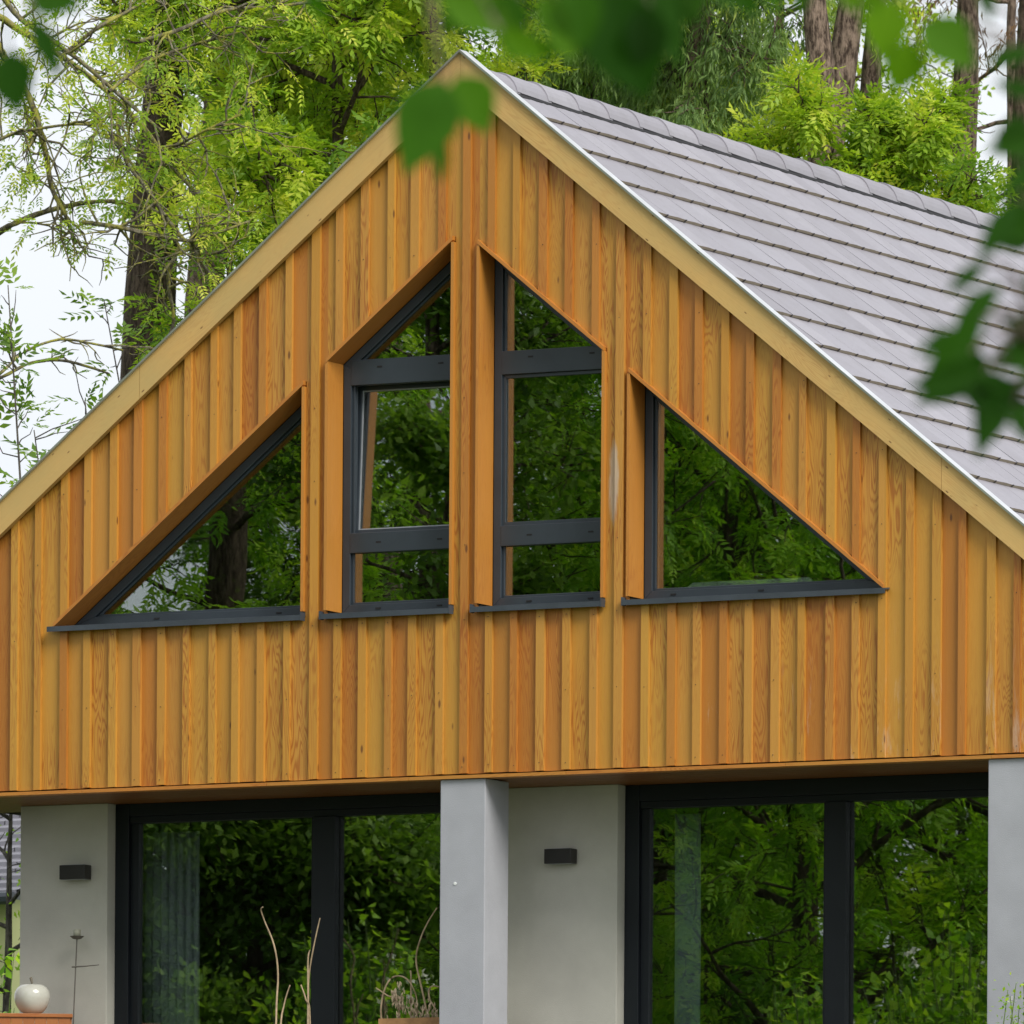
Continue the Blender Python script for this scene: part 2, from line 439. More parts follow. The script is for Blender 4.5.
def make_tree(name, label, cat, base, height, r, kind='ash', seed=1, lean=(0, 0), crown=(.35, 1.0), spread=2.2,
              nl=14, sub=5, twig=5, per=4, leafmat='ash', bark='bark', group=None, size=.2, leaflet=.07, trop=.03,
              up=.45, fill=1.0, trunk_pts=None, jit=.14, tipbias=.35):
    rng = np.random.default_rng(seed)
    root = empty(name, label, cat, group)
    wood = MB(); base = np.array(base, float)
    n = 14
    if trunk_pts is None:
        tp = [base + np.array([lean[0] * (i / n) * height, lean[1] * (i / n) * height, height * i / n]) + (rng.normal(0, .035 * r / .2, 3) if i else 0) for i in range(n + 1)]
    else: tp = [np.array(q, float) for q in trunk_pts]; n = len(tp) - 1
    rad = [r * (1.25 if i == 0 else 1) * (1 - .80 * (i / n) ** 1.3) for i in range(n + 1)]
    wood.tube(tp, rad, 14)
    br = MB(); AP = []; AD = []; AR = []
    for k in range(nl):
        t = crown[0] + (crown[1] - crown[0]) * (k + rng.random()) / nl
        t = min(t, .985)
        fi = t * n; i0 = int(fi); p = tp[i0] + (tp[min(i0 + 1, n)] - tp[i0]) * (fi - i0)
        an = k * 2.4 + rng.normal(0, .4)
        env = math.sin(math.pi * min(1, max(.12, (t - crown[0]) / (crown[1] - crown[0] + 1e-6) * .8 + .2))) if kind != 'conifer' else 1.05 - (t - crown[0]) / (1.02 - crown[0])
        L = spread * (.35 + .75 * env) * rng.uniform(.75, 1.15)
        d = np.array([math.cos(an), math.sin(an), up if kind != 'conifer' else .05 - .1 * rng.random()])
        pts, dd = wander(p, d, L, 6, rng, jit, trop)
        r1 = min(r * .34, .014 + L * .011)
        br.tube(pts, [r1 * (1 - .75 * q / 6) for q in range(7)], 6, cap=False)
        for s in range(sub):
            ts = .2 + .8 * (s + rng.random()) / sub
            q = ts * 6; a = min(int(q), 5); pp = pts[a] + (pts[a + 1] - pts[a]) * (q - a)
            d2 = norm(norm(pts[a + 1] - pts[a]) * .7 + rng.normal(0, .55, 3) + np.array([0, 0, .1 if kind != 'conifer' else -.05]))
            L2 = L * .42 * rng.uniform(.6, 1.2)
            p2, e2 = wander(pp, d2, L2, 4, rng, jit * 1.3, trop)
            br.tube(p2, [r1 * .42 * (1 - .7 * z / 4) for z in range(5)], 4, cap=False)
            shade = rng.normal(.5, .2)
            for w in range(twig):
                q2 = (.25 + .75 * (w + rng.random()) / twig) * 4; a2 = min(int(q2), 3)
                p3 = p2[a2] + (p2[a2 + 1] - p2[a2]) * (q2 - a2)
                d3 = norm(norm(p2[a2 + 1] - p2[a2]) * .6 + rng.normal(0, .6, 3))
                L3 = L2 * .45 * rng.uniform(.5, 1.2) + .08
                p4, e4 = wander(p3, d3, L3, 3, rng, jit * 1.3, trop)
                br.tube(p4, [.007, .006, .005, .003], 3, cap=False)
                if rng.random() > fill: continue
                for z in range(per):
                    f = tipbias + (1 - tipbias) * rng.random(); f = f * 3; a4 = min(int(f), 2)
                    AP.append(p4[a4] + (p4[a4 + 1] - p4[a4]) * (f - a4)); AD.append(norm(e4 + rng.normal(0, .7, 3)))
                    AR.append(np.clip(shade + rng.normal(0, .13), 0, 1))
    wood.build('trunk', M[bark], root, smooth=True)
    br.build('limbs', M[bark], root, smooth=True)
    AP = np.array(AP); AD = np.array(AD); AR = np.array(AR)
    if kind == 'ash': parts = compound(AP, AD, rng, size, 4, leaflet, AR)
    elif kind == 'conifer': parts = conifer_sprays(AP, AD, rng, rnd=AR)
    else: parts = simple_leaves(AP, AD, rng, L=leaflet, rnd=AR)
    V, Fq, G = merge(parts)
    np_mesh('crown', V, Fq, G, M[leafmat], root)
    settle(root, tuple(base))
    return root

# ================================================================ HOUSE
S = 0.80162
ZA = 8.06072 * K + CAMZ          # bargeboard outer apex
ZI = 7.89665 * K + CAMZ          # bargeboard inner apex
ZSILL = 5.25846 * K + CAMZ       # underside of sills
ZB = 2.6
HW = 4.35                        # rake half width
RIDGE_END = W(1002, 217, 0)
# depth of the ridge end: solve on the line x=0,z=ridge
best = None
for yy in np.linspace(3, 16, 521):
    P = np.array([0, yy, 8.0186 * K + CAMZ]) - CAM
    u = 512 + F * (P @ RT) / (P @ FW)
    if best is None or abs(u - 1004) < best[0]: best = (abs(u - 1004), yy)
YEND = best[1]
print('ZA', ZA, 'ZI', ZI, 'ZSILL', ZSILL, 'YEND', YEND, 'CAM', CAM)

zo_l = W(303, 388, 0); zo_r = W(479, 241, 0); zo_r2 = W(895.6, 589.4, 0)
ZO = np.mean([zo_l[2] - S * zo_l[0], zo_r[2] + S * zo_r[0], zo_r2[2] + S * zo_r2[0]])
print('ZO', zo_l[2] - S * zo_l[0], zo_r[2] + S * zo_r[0], zo_r2[2] + S * zo_r2[0])
ZO -= .020
rake = lambda x: ZO - S * abs(x)
ZW = ZSILL + .05                 # opening bottom
xb1 = W(301.5, 500, 0)[0]; xa2 = W(327.5, 500, 0)[0]; xb2 = W(450, 480, 0)[0]
xa3 = W(478.5, 480, 0)[0]; xb3 = W(601.5, 480, 0)[0]; xa4 = W(629.8, 500, 0)[0]
xa1 = -(ZO - ZW) / S; xb4 = (ZO - ZW) / S
OPEN = [(xa1, xb1), (xa2, xb2), (xa3, xb3), (xa4, xb4)]
print('OPEN', OPEN)
house = empty('house', 'gabled house clad in vertical golden larch boards above grey rendered columns', 'house')

def strips(mb, x0, x1, y0, y1, zlo, ztop, r, grow=0.0):
    """vertical board from x0 to x1 cut by the rake and the openings"""
    cuts = [x0, x1] + [c + g for a, b in OPEN for c, g in ((a, -grow), (b, grow)) if x0 < c + g < x1]
    if x0 < 0 < x1: cuts.append(0)
    cuts = sorted(set(cuts))
    for a, b in zip(cuts, cuts[1:]):
        if b - a < .003: continue
        mid = (a + b) / 2; hit = None
        for (oa, ob) in OPEN:
            if oa - grow < mid < ob + grow: hit = (oa, ob)
        ta, tb = ztop(a), ztop(b)
        if hit is None:
            if min(ta, tb) > zlo: mb.prism([(a, zlo), (b, zlo), (b, tb), (a, ta)], y0, y1, r)
        else:
            lo = ZW - .03
            mb.prism([(a, zlo), (b, zlo), (b, lo), (a, lo)], y0, y1, r)
            ca, cb = max(rake(a) + grow * 1.2, lo), max(rake(b) + grow * 1.2, lo)
            mb.prism([(a, ca), (b, cb), (b, tb), (a, ta)], y0, y1, (r + .37) % 1)

top = lambda x: ZI - S * abs(x) + .06
ub = [W(59.4, 700, 0)[0], W(459.7, 640, 0)[0], W(904.5, 700, 0)[0]]
pitch = (ub[2] - ub[0]) / 33.0
print('pitch', pitch, (ub[1] - ub[0]) / 16, (ub[2] - ub[1]) / 17)
batten_w = .052
cl = MB()
k0 = int(-(4.0 + ub[1]) / pitch) - 1
edges = []
for k in range(k0, -k0 + 2):
    p = (ub[1] - ub[0]) / 16 if k < 0 else (ub[2] - ub[1]) / 17
    x = ub[1] + k * p + (random.uniform(-.010, .010) if k else 0)
    if abs(x) < 4.05: edges.append(x)
for i, x in enumerate(edges):
    w = batten_w + random.uniform(-.005, .008)
    fr = random.uniform(-.002, .002)
    strips(cl, x, x + w, fr, .0245, ZB + .030 + random.uniform(0, .004), top, random.random(), .018)
    if i + 1 < len(edges):
        strips(cl, x + w - .012, edges[i + 1] + .012, .0250 + random.uniform(0, .002), .0455, ZB + .030 + random.uniform(0, .004), top, random.random(), .018)
for i, x in enumerate(edges):          # screw heads down the battens
    for zz in np.arange(ZB + .075, ZI - S * abs(x) - .05, .46):
        zz = zz + random.uniform(-.012, .012); xx = x + batten_w / 2 + random.uniform(-.006, .006)
        if any(a - .03 < xx < b + .03 and ZSILL - .02 < zz < rake(xx) + .05 for a, b in OPEN): continue
        if random.random() < .35: continue
        ring_ = [(xx + .0028 * math.cos(q), -.0030, zz + .0028 * math.sin(q)) for q in np.linspace(0, 2 * math.pi, 7)[:-1]]
        cl.poly(ring_ + [(p[0], .001, p[2]) for p in ring_], [tuple(range(6))] + [(q, q + 6, (q + 1) % 6 + 6, (q + 1) % 6) for q in range(6)], [(0, 99, .5)] * 12)
cl.build('cladding', M['larch'], house)
# sheathing body behind the cladding
sh = MB()
bx = sorted([-4.0, 4.0, 0] + [c for o in OPEN for c in o])
for a, b in zip(bx, bx[1:]):
    strips(sh, a, b, .047, .30, ZB + .03, lambda x: ZI - S * abs(x) + .05, .5, .012)
sh.build('gable_wall', M['membrane'], house)
# bottom trim strip + soffit
st = MB(); x = -4.05
while x < 4.05:
    L = random.uniform(.9, 1.6); x2 = min(4.05, x + L)
    st.box(x + .001, x2 - .001, -.010, .10, ZB, ZB + .021, None, 'x'); x = x2
st.build('trim_strip', M['reveal'], house)
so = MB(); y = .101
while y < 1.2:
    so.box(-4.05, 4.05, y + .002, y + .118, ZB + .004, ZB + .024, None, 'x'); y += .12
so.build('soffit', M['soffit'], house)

# bargeboards
for sg in (-1, 1):
    b = MB(); js = [0, 1.9 + .5 * sg, 3.4, HW]
    js = [0, 3.35 if sg > 0 else 2.3, HW]
    for a, c in zip(js, js[1:]):
        a2, c2 = a + (.0015 if a else .0008), c - .0012
        pts = [(sg * a2, ZI - S * a2), (sg * c2, ZI - S * c2), (sg * c2, ZA - S * c2), (sg * a2, ZA - S * a2)]
        if sg < 0: pts = pts[::-1]
        b.prism(pts, -.045, -.003, None, (sg, -S))
    b.build('bargeboard', M['spruce'], house)
    v = MB()
    def seg(z0, z1, y0, y1, v=v):
        pts = [(0, ZA + z0), (sg * HW, ZA + z0 - S * HW), (sg * HW, ZA + z1 - S * HW), (0, ZA + z1)]
        if sg < 0: pts = pts[::-1]
        v.prism(pts, y0, y1)
    seg(.001, .016, -.060, .035)          # top flange
    seg(-.10, .0005, .020, .034)          # inner upstand against the tiles
    vf = v.build('verge_flashing', M['verge'], house)
    lp = MB(); seg(.000, .0158, -.066, -.0605, lp); lp.build('drip_lip', M['lipmetal'], vf)
# outer soffit behind bargeboards (rake overhang filler)
for sg in (-1, 1):
    b = MB()
    pts = [(0, ZI + .055), (sg * HW, ZI + .055 - S * HW), (sg * HW, ZI + .085 - S * HW), (0, ZI + .085)]
    if sg < 0: pts = pts[::-1]
    b.prism(pts, .0, YEND, .5, (sg, -S)); b.build('roof_deck', M['membrane'], house)

# roof tiles
ZT = ZA - .115
x1c = .343; dxc = .27; cs = 1 / math.hypot(1, S); nvx, nvz = S * cs, cs
tw = .247
roofs = []
for sg in (1, -1):
    t = MB(); k = 0
    while True:
        xl = x1c + dxc * k                    # butt line
        if xl > HW + .05: break
        xu = max(0.02, xl - dxc - .05)
        off = 0 if k % 2 else tw / 2
        y = .036 - off
        while y < YEND:
            ya, yb = max(y, .036) + .0015, min(y + tw, YEND) - .0015
            y += tw
            if yb - ya < .02: continue
            j = random.uniform(-.0025, .0025); r = min(1, max(0, random.gauss(.5, .24))); e = random.uniform(-.003, .003)
            xe = xl + e
            def pt(xx, hh, yy): return (sg * (xx + nvx * hh), yy, ZT - S * xx + nvz * hh)
            hb, hu = .030 + j, .006                 # butt end rides high on the tile below
            # camber: tiles slightly thicker centre
            ym = (ya + yb) / 2
            vs = [pt(xe, hb - .001, ya), pt(xe, hb + .002, ym), pt(xe, hb - .001, yb),
                  pt(xu, hu, yb), pt(xu, hu, ym), pt(xu, hu, ya),
                  pt(xe, hb - .017, ya), pt(xe, hb - .017, ym), pt(xe, hb - .017, yb),
                  pt(xu, hu - .02, yb), pt(xu, hu - .02, ya)]
            t.poly(vs, [(0, 1, 4, 5), (1, 2, 3, 4), (2, 8, 9, 3), (0, 5, 10, 6)], [(0, 0, r)] * 11)
            # butt face
            bv = [vs[6], vs[7], vs[8], vs[2], vs[1], vs[0]]
            t.poly(bv, [(0, 1, 2, 3, 4, 5)], [(0, 1, r)] * 6)
            # groove rib at the interlock
            t.poly([pt(xe + .001, hb - .024, yb - .026), pt(xe + .001, hb - .024, yb - .001), pt(xe + .004, hb + .004, yb - .001), pt(xe + .004, hb + .004, yb - .022)], [(0, 1, 2, 3)], [(0, 2, 0)] * 4)
        k += 1
    roofs.append(t.build('roof', M['tiles'], house))
rf = roofs[0]
# ridge caps and vent roll
vr = MB()
for sg in (-1, 1):
    pts = []
    yy = .03
    vs = []; fs = []; nn = int((YEND - .05) / .035)
    for i in range(nn):
        w = .012 * (random.random() - .3)
        y = .03 + i * .035
        a = (sg * .10, y, ZT - S * .10 + .040); b = (sg * (.162 + w), y, ZT - S * (.162 + w) + .026); c = (sg * (.162 + w), y, ZT - S * (.162 + w) + .015)
        vs += [a, b, c]
        if i: o = 3 * (i - 1); fs += [(o, o + 1, o + 4, o + 3), (o + 1, o + 2, o + 5, o + 4)]
    vr.poly(vs, fs)
vr.build('ridge_vent', M['ventroll'], rf)
y = .02; cap = MB(); rl = .42
while y < YEND:
    r_ = random.random(); L = rl + .045
    for (u0, u1, h0, h1) in ((0, .05, .006, .006), (.05, L, .004, -.006)):
        rows = []
        for yy_, hh in ((y + u0, h0), (y + u1, h1)):
            rows.append([(.150 * math.sin(an) * (1 + hh), yy_, ZT - .120 + hh + .170 * math.cos(an)) for an in np.linspace(-1.35, 1.35, 13)])
        n = 13; vs = rows[0] + rows[1]
        fs = [(i, i + 1, n + i + 1, n + i) for i in range(n - 1)]
        cap.poly(vs, fs, [(0, 0, r_)] * len(vs))
        if u0 == 0:       # front rim thickness
            inner = [(x_ * .86, yy_, z_ - .02) for x_, yy_, z_ in rows[0]]
            cap.poly(rows[0] + inner, [(i, n + i, n + i + 1, i + 1) for i in range(n - 1)], [(0, 0, r_)] * 26)
    y += rl
o = cap.build('ridge_cap', M['tiles'], rf, smooth=False)

# ---- windows
def inset(poly, w):
    n = len(poly); P = [np.array(p) for p in poly]; out = []
    for i in range(n):
        p0, p1, p2 = P[i - 1], P[i], P[(i + 1) % n]
        d1 = (p1 - p0) / np.linalg.norm(p1 - p0); d2 = (p2 - p1) / np.linalg.norm(p2 - p1)
        n1 = np.array([-d1[1], d1[0]]); n2 = np.array([-d2[1], d2[0]])
        A = np.array([n1, n2]); bb = np.array([n1 @ (p0 + n1 * w), n2 @ (p1 + n2 * w)])
        out.append(tuple(np.linalg.solve(A, bb)))
    return out
def clip_above(poly, z, keep_above=True):
    out = []; n = len(poly)
    for i in range(n):
        a, b = poly[i], poly[(i + 1) % n]
        ia, ib = (a[1] >= z) == keep_above, (b[1] >= z) == keep_above
        if ia: out.append(a)
        if ia != ib:
            t = (z - a[1]) / (b[1] - a[1]); out.append((a[0] + t * (b[0] - a[0]), z))
    return out
FY0, FY1, GY = .195, .262, .225
names = ['triangular window on the left with a dark empty pane', 'tall slant-topped window with its inner sash tilted open', 'tall slant-topped closed window right of the middle', 'triangular window on the right with a pale board behind the glass']
def opening_poly(i):
    a, b = OPEN[i]
    if i == 0: return [(a, ZW), (b, ZW), (b, rake(b))]
    if i == 3: return [(a, ZW), (b, ZW), (a, rake(a))]
    return [(a, ZW), (b, ZW), (b, rake(b)), (a, rake(a))]
for i in range(4):
    poly = opening_poly(i); a, b = OPEN[i]
    fr = MB()
    wf = .058
    outer = inset(poly, .003); inner = inset(poly, wf)
    fr.ring(outer, inner, FY0, FY1)
    # glazing bead step
    bead = inset(poly, wf + .016)
    fr.ring(inset(poly, wf + .0005), bead, FY0 + .022, FY1 - .003)
    if i in (1, 2):
        zt0 = W(400 if i == 1 else 560, 383 if i == 1 else 371.5, .2)[2]; zt1 = W(400 if i == 1 else 560, 357.5 if i == 1 else 348, .2)[2]
        zr0 = W(400 if i == 1 else 560, 551 if i == 1 else 543.5, .2)[2]; zr1 = W(400 if i == 1 else 560, 531 if i == 1 else 523, .2)[2]
        xi0, xi1 = a + wf - .002, b - wf + .002
        fr.box(xi0, xi1, FY0 - .0025, FY1 - .004, zt0, zt1); fr.box(xi0, xi1, FY0 - .0025, FY1 - .004, zr0, zr1)
    f = fr.build('window', M['frame'], house, bevel=.003); f['label'] = names[i]
    def pane(pl, tilt=0):
        p = MB(); p.prism(pl, GY, GY + .006); return p.build('pane', M['glass'], f)
    if i in (0, 3):
        pane(inset(poly, wf + .010))
    else:
        pane(inset(clip_above(poly, zt1), .012) if False else [(x, z) for x, z in inset(clip_above(inset(poly, wf), zt1 - .01), .004)])
        pane([(xi0, ZW + wf - .004), (xi1, ZW + wf - .004), (xi1, zr0 + .004), (xi0, zr0 + .004)])
        if i == 2:
            sb = MB(); ro = [(xi0 + .001, zr1 + .001), (xi1 - .001, zr1 + .001), (xi1 - .001, zt0 - .001), (xi0 + .001, zt0 - .001)]
            sb.ring(ro, inset(ro, .022), FY0 + .016, FY1 - .01)
            sb.build('sash', M['frame'], f, bevel=.002)
            pane(inset(ro, .018))
        else:
            # inner sash tilted inwards at the top
            h = zt0 - zr1; ang = math.atan(.048 / h)
            ro = [(xi0 - .006, -.004), (xi1 + .006, -.004), (xi1 + .006, h + .01), (xi0 - .006, h + .01)]
            sa = MB(); sa.ring(ro, inset(ro, .030), 0, .055)
            so_ = sa.build('sash', M['frame'], f, bevel=.002)
            p = MB(); p.prism(inset(ro, .026), .018, .024); pp = p.build('pane', M['glass'], f)
            e = MB(); e.ring(inset(ro, .0302), inset(ro, .038), .010, .017); ee = e.build('glazing_seal', M['steel'], f)
            for q in (so_, pp, ee): q.location = (0, FY1 - .012, zr1); q.rotation_euler = (-ang, 0, 0)
    # pale glazing seal line beside the left stile
    if i in (2, 3):
        e = MB(); xs = a + wf + .016
        z1_ = (zt0 - .03) if i == 2 else rake(a + wf + .02) - .12; z0_ = zr1 + .03 if i == 2 else ZW + wf + .02
        e.box(xs + .006, xs + .011, GY + .008, GY + .014, z0_, z1_); e.build('glazing_seal', M['steel'], f)
    # little drainage caps on the rails
    for zz in ([ZW + .030] if i in (0, 3) else [ZW + .030, (zt0 + zt1) / 2 + .03, (zr0 + zr1) / 2]):
        for fx in (.30, .80):
            xx = a + (b - a) * fx if i else a + (b - a) * (.35 + .5 * (fx > .5))
            if i == 3: xx = a + (b - a) * (.12 + .35 * (fx > .5))
            dc = MB(); dc.box(xx - .018, xx + .018, FY0 - .0045, FY0 - .0027 + .004, zz - .005, zz + .005); dc.build('drain_cap', M['gasket'], f)
    # sill: sloped metal tray with end upstands
    sl = MB(); sx0, sx1 = a - (.03 if i else .05), b + (.02 if i < 3 else .045)
    vs = []
    for xx in (sx0, sx1):
        vs += [(xx, -.042, ZSILL + .001), (xx, -.042, ZSILL + .034), (xx, .20, ZSILL + .062), (xx, .20, ZSILL + .050), (xx, -.036, ZSILL + .024), (xx, -.036, ZSILL + .001)]
    fs = [tuple(range(5, -1, -1)), tuple(range(6, 12))] + [(q, (q + 1) % 6, (q + 1) % 6 + 6, q + 6) for q in range(6)]
    sl.poly(vs, fs)
    for xx in (sx0 - .004, sx1 - .002):
        if (i == 0 and xx < a) or (i == 3 and xx > b): continue
        sl.box(xx, xx + .006, -.044, .012, ZSILL - .001, ZSILL + .052)
    sl.build('sill', M['sillmetal'], f)
    # reveals: jambs and sloping head boards
    rv = MB(); T = .020; yf, yb_ = -.008, .195
    if i > 0:
        rv.prism([(a - T, ZSILL + .060), (a - .0005, ZSILL + .060), (a - .0005, rake(a) - (.002 if i != 1 else .002)), (a - T, rake(a) - (.002 if i != 1 else T * S + .002))], yf, yb_, .3 if i != 1 else .15)
    if i < 3:
        rv.prism([(b + .0005, ZSILL + .060), (b + T, ZSILL + .060), (b + T, rake(b) - .002 - (T * S if i == 2 else 0)), (b + .0005, rake(b) - .002)], yf, yb_, .2)
    th = T * 1.28
    xa_, xb_ = (a - T * .6 if i else a - .02), (b + T * .6 if i < 3 else b + .02)
    if i < 2: pts = [(xa_, rake(xa_)), (xb_, rake(xb_)), (xb_, rake(xb_) + th), (xa_, rake(xa_) + th)]
    else: pts = [(xa_, rake(xa_)), (xb_, rake(xb_)), (xb_, rake(xb_) + th), (xa_, rake(xa_) + th)]
    rv.prism(pts, yf - .004, yb_, .85, (1, S if i < 2 else -S))
    rv.build('reveal', M['reveal'], f)

# ---- ground floor
YW = .80; YD = .90
wa = W(20, 900, YW)[0]; wb = W(107, 900, YW)[0]
wc = W(470, 900, YW)[0]; wd = W(617, 900, YW)[0]
ca = W(440.6, 850, .02)[0]; cb = W(485.5, 850, .02)[0]; cw = cb - ca
ra = W(988.3, 850, .02)[0]
print('cw', cw, 'walls', wa, wb, wc, wd, 'cols', ca, ra)
for (x0, x1) in ((ca, cb), (ra, ra + cw), (ca - (ra - ca), ca - (ra - ca) + cw)):
    c = MB(); c.box(x0, x1, .012, .012 + cw * .99, -.02, ZB - .002)
    c.build('column', M['render_wall'], house, bevel=.006)
for (x0, x1) in ((wa, wb), (wc, wd)):
    c = MB(); c.box(x0, x1, YW, YW + .30, -.02, ZB + .004); c.build('wall', M['wall_recess'], house, bevel=.005)
# small fixing plug on the column
p = W(455, 883.5, .01); c = MB(); c.lathe((0, 0, 0), [(.0001, 0), (.010, 0), (.010, .004), (.0001, .005)], 12)
pl = c.build('wall_plug', M['white_box'], house); pl.rotation_euler = (math.pi / 2, 0, 0); pl.location = (p[0], .012, p[2])

def slider(x0, x1, umull, mw, uhead, vhead, label):
    hz = W(uhead, vhead, YD)[2]
    f = MB(); ft = .06
    f.box(x0, x0 + .10, YD, YD + .12, -.0, ZB + .003); f.box(x1 - .08, x1, YD, YD + .12, .0, ZB + .003)
    f.box(x0 + .1005, x1 - .0805, YD + .001, YD + .12, hz + .045, ZB + .003)
    f.box(x0 + .1005, x1 - .0805, YD + .012, YD + .10, hz, hz + .0445)
    xm = W(umull, 900, YD)[0]; xn = W(umull + mw, 900, YD)[0]
    f.box(xm, xn, YD - .004, YD + .0545, .06, hz - .0005)
    f.box(xm - .03, xm - .0005, YD + .03, YD + .09, .06, hz - .0005)
    f.box(x0 + .1005, x1 - .0805, YD + .002, YD + .10, 0, .06)
    f.box(x0 + .1005, x0 + .16, YD + .03, YD + .09, .0605, hz - .0005)
    o = f.build('sliding_door', M['frame_dark'], house, bevel=.003); o['label'] = label
    for (a_, b_) in ((x0 + .13, xm - .01), (xn - .02, x1 - .06)):
        p = MB(); p.box(a_, b_, YD + .055, YD + .061, .06, hz); p.build('pane', M['glass'], o)
    return hz
d1 = wb + .001; d2 = wd + .001
slider(wb + .001, wc - .001, 313, 22, 250, 819, 'glazed sliding door with grey curtains behind the glass')
xr_end = ra + cw + .6
slider(wd + .001, xr_end, 825.5, 20.5, 750, 804.5, 'glazed sliding door full of green reflections')
c = MB(); c.box(xr_end, 3.85, YW, YW + .3, -.02, ZB + .004); c.build('wall', M['wall_recess'], house)

# shell, slab, rooms
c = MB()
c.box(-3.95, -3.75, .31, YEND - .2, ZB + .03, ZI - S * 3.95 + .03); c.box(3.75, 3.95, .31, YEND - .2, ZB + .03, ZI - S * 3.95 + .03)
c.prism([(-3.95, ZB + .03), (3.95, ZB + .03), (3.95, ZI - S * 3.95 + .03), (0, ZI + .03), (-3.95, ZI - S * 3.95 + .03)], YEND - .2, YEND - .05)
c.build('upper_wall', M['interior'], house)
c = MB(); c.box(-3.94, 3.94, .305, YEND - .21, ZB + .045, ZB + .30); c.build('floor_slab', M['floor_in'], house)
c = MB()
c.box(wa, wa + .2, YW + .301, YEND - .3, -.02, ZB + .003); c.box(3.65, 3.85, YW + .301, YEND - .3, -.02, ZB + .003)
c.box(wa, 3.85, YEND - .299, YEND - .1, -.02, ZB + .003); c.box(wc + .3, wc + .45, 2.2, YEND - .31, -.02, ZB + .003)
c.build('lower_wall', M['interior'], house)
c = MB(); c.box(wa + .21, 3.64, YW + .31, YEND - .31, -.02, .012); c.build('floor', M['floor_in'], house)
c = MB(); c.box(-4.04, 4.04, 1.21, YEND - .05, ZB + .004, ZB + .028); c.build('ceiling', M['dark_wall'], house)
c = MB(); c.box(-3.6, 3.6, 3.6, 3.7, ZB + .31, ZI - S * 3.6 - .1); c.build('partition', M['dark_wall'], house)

# ================================================================ small things
def lamp(u, v, label):
    p = W(u, v, YW); root = empty('wall_lamp', label, 'wall lamp', 'box wall lamps beside the sliding doors')
    x, z = p[0], p[2]; w, h, d = .095, .046, .085
    b = MB(); b.box(x - w, x + w, YW - .012 - d, YW - .012, z - h, z + h); b.build('housing', M['lamp'], root, bevel=.003)
    b = MB(); b.box(x - .05, x + .05, YW - .0125, YW - .0005, z - .03, z + .03); b.build('back_plate', M['lamp'], root)
    for s in (-1, 1):
        b = MB(); b.box(x - w + .012, x + w - .012, YW - d, YW - .024, z + s * (h + .0015) - .001, z + s * (h + .0015) + .001); b.build('lens', M['steel'], root)
    settle(root, (x, YW, z))
lamp(79.5, 873, 'black box wall lamp on the left wall, above the candle holder')
lamp(564.5, 857, 'black box wall lamp on the wall between the middle column and the right door')

# cabinet with apple
YC = .40
cx1 = W(72, 1016, YC)[0]; ctop = W(50, 1014.5, YC)[2]; cx0 = W(-60, 1016, YC)[0]
cab = empty('wooden_cabinet', 'low reddish slatted wooden cabinet on the terrace beneath the ceramic apple', 'cabinet')
CW_ = 1.15; CD = .34
b = MB(); x = -CW_
while x < -.03:
    b.box(x, min(x + .0755, 0) - .0012, 0, .018, .04, ctop - .026, None, 'z'); x += .076
b.build('front_slats', M['cabinet'], cab)
b = MB(); b.box(-CW_ - .01, .004, -.012, CD + .01, ctop - .024, ctop, .4, 'x'); b.build('top', M['cabinet'], cab, bevel=.003)
for x in (-CW_, -.0185):
    b = MB(); b.box(x, x + .017, .019, CD, .04, ctop - .025); b.build('side_panel', M['cabinet'], cab)
for x in (-CW_ + .01, -.06):
    for y in (.02, CD - .06):
        b = MB(); b.box(x, x + .045, y, y + .04, -.02, .0395); b.build('leg', M['cabinet'], cab)
cab.location = (cx1, YC, 0); cab.rotation_euler = (0, 0, TH + .06)
ap = empty('ceramic_apple', 'large glossy off-white ceramic apple standing on the slatted cabinet', 'ornament')
R = .114
prof = []
for i in range(33):
    t = math.pi * i / 32
    r = R * (math.sin(t) ** .75) * (1.0 - .13 * math.cos(t)) if 0 < i < 32 else .0
    z = -R * math.cos(t) * .90
    z -= .036 * math.exp(-(r / .030) ** 2) * (1 if t > math.pi / 2 else -.5)
    prof.append((max(r, .0005), z))
b = MB(); b.lathe((0, 0, R * .875), prof, 40, lambda z, an: .014 * math.cos(5 * an) * (1 if z < 0 else .5))
b.build('apple_body', M['ceramic'], ap, smooth=True)
zt_ = R * .875 + R * .90 - .045
b = MB(); b.tube([(0, 0, zt_), (-.003, 0, zt_ + .045), (-.010, 0, zt_ + .075), (-.014, 0, zt_ + .083)], [.007, .006, .009, .010], 10)
b.build('stalk', M['stalk'], ap, smooth=True)
ca_, sa_ = math.cos(TH + .06), math.sin(TH + .06); lx, ly = -.253, .15
ap.location = (cx1 + lx * ca_ - ly * sa_, YC + lx * sa_ + ly * ca_, ctop)

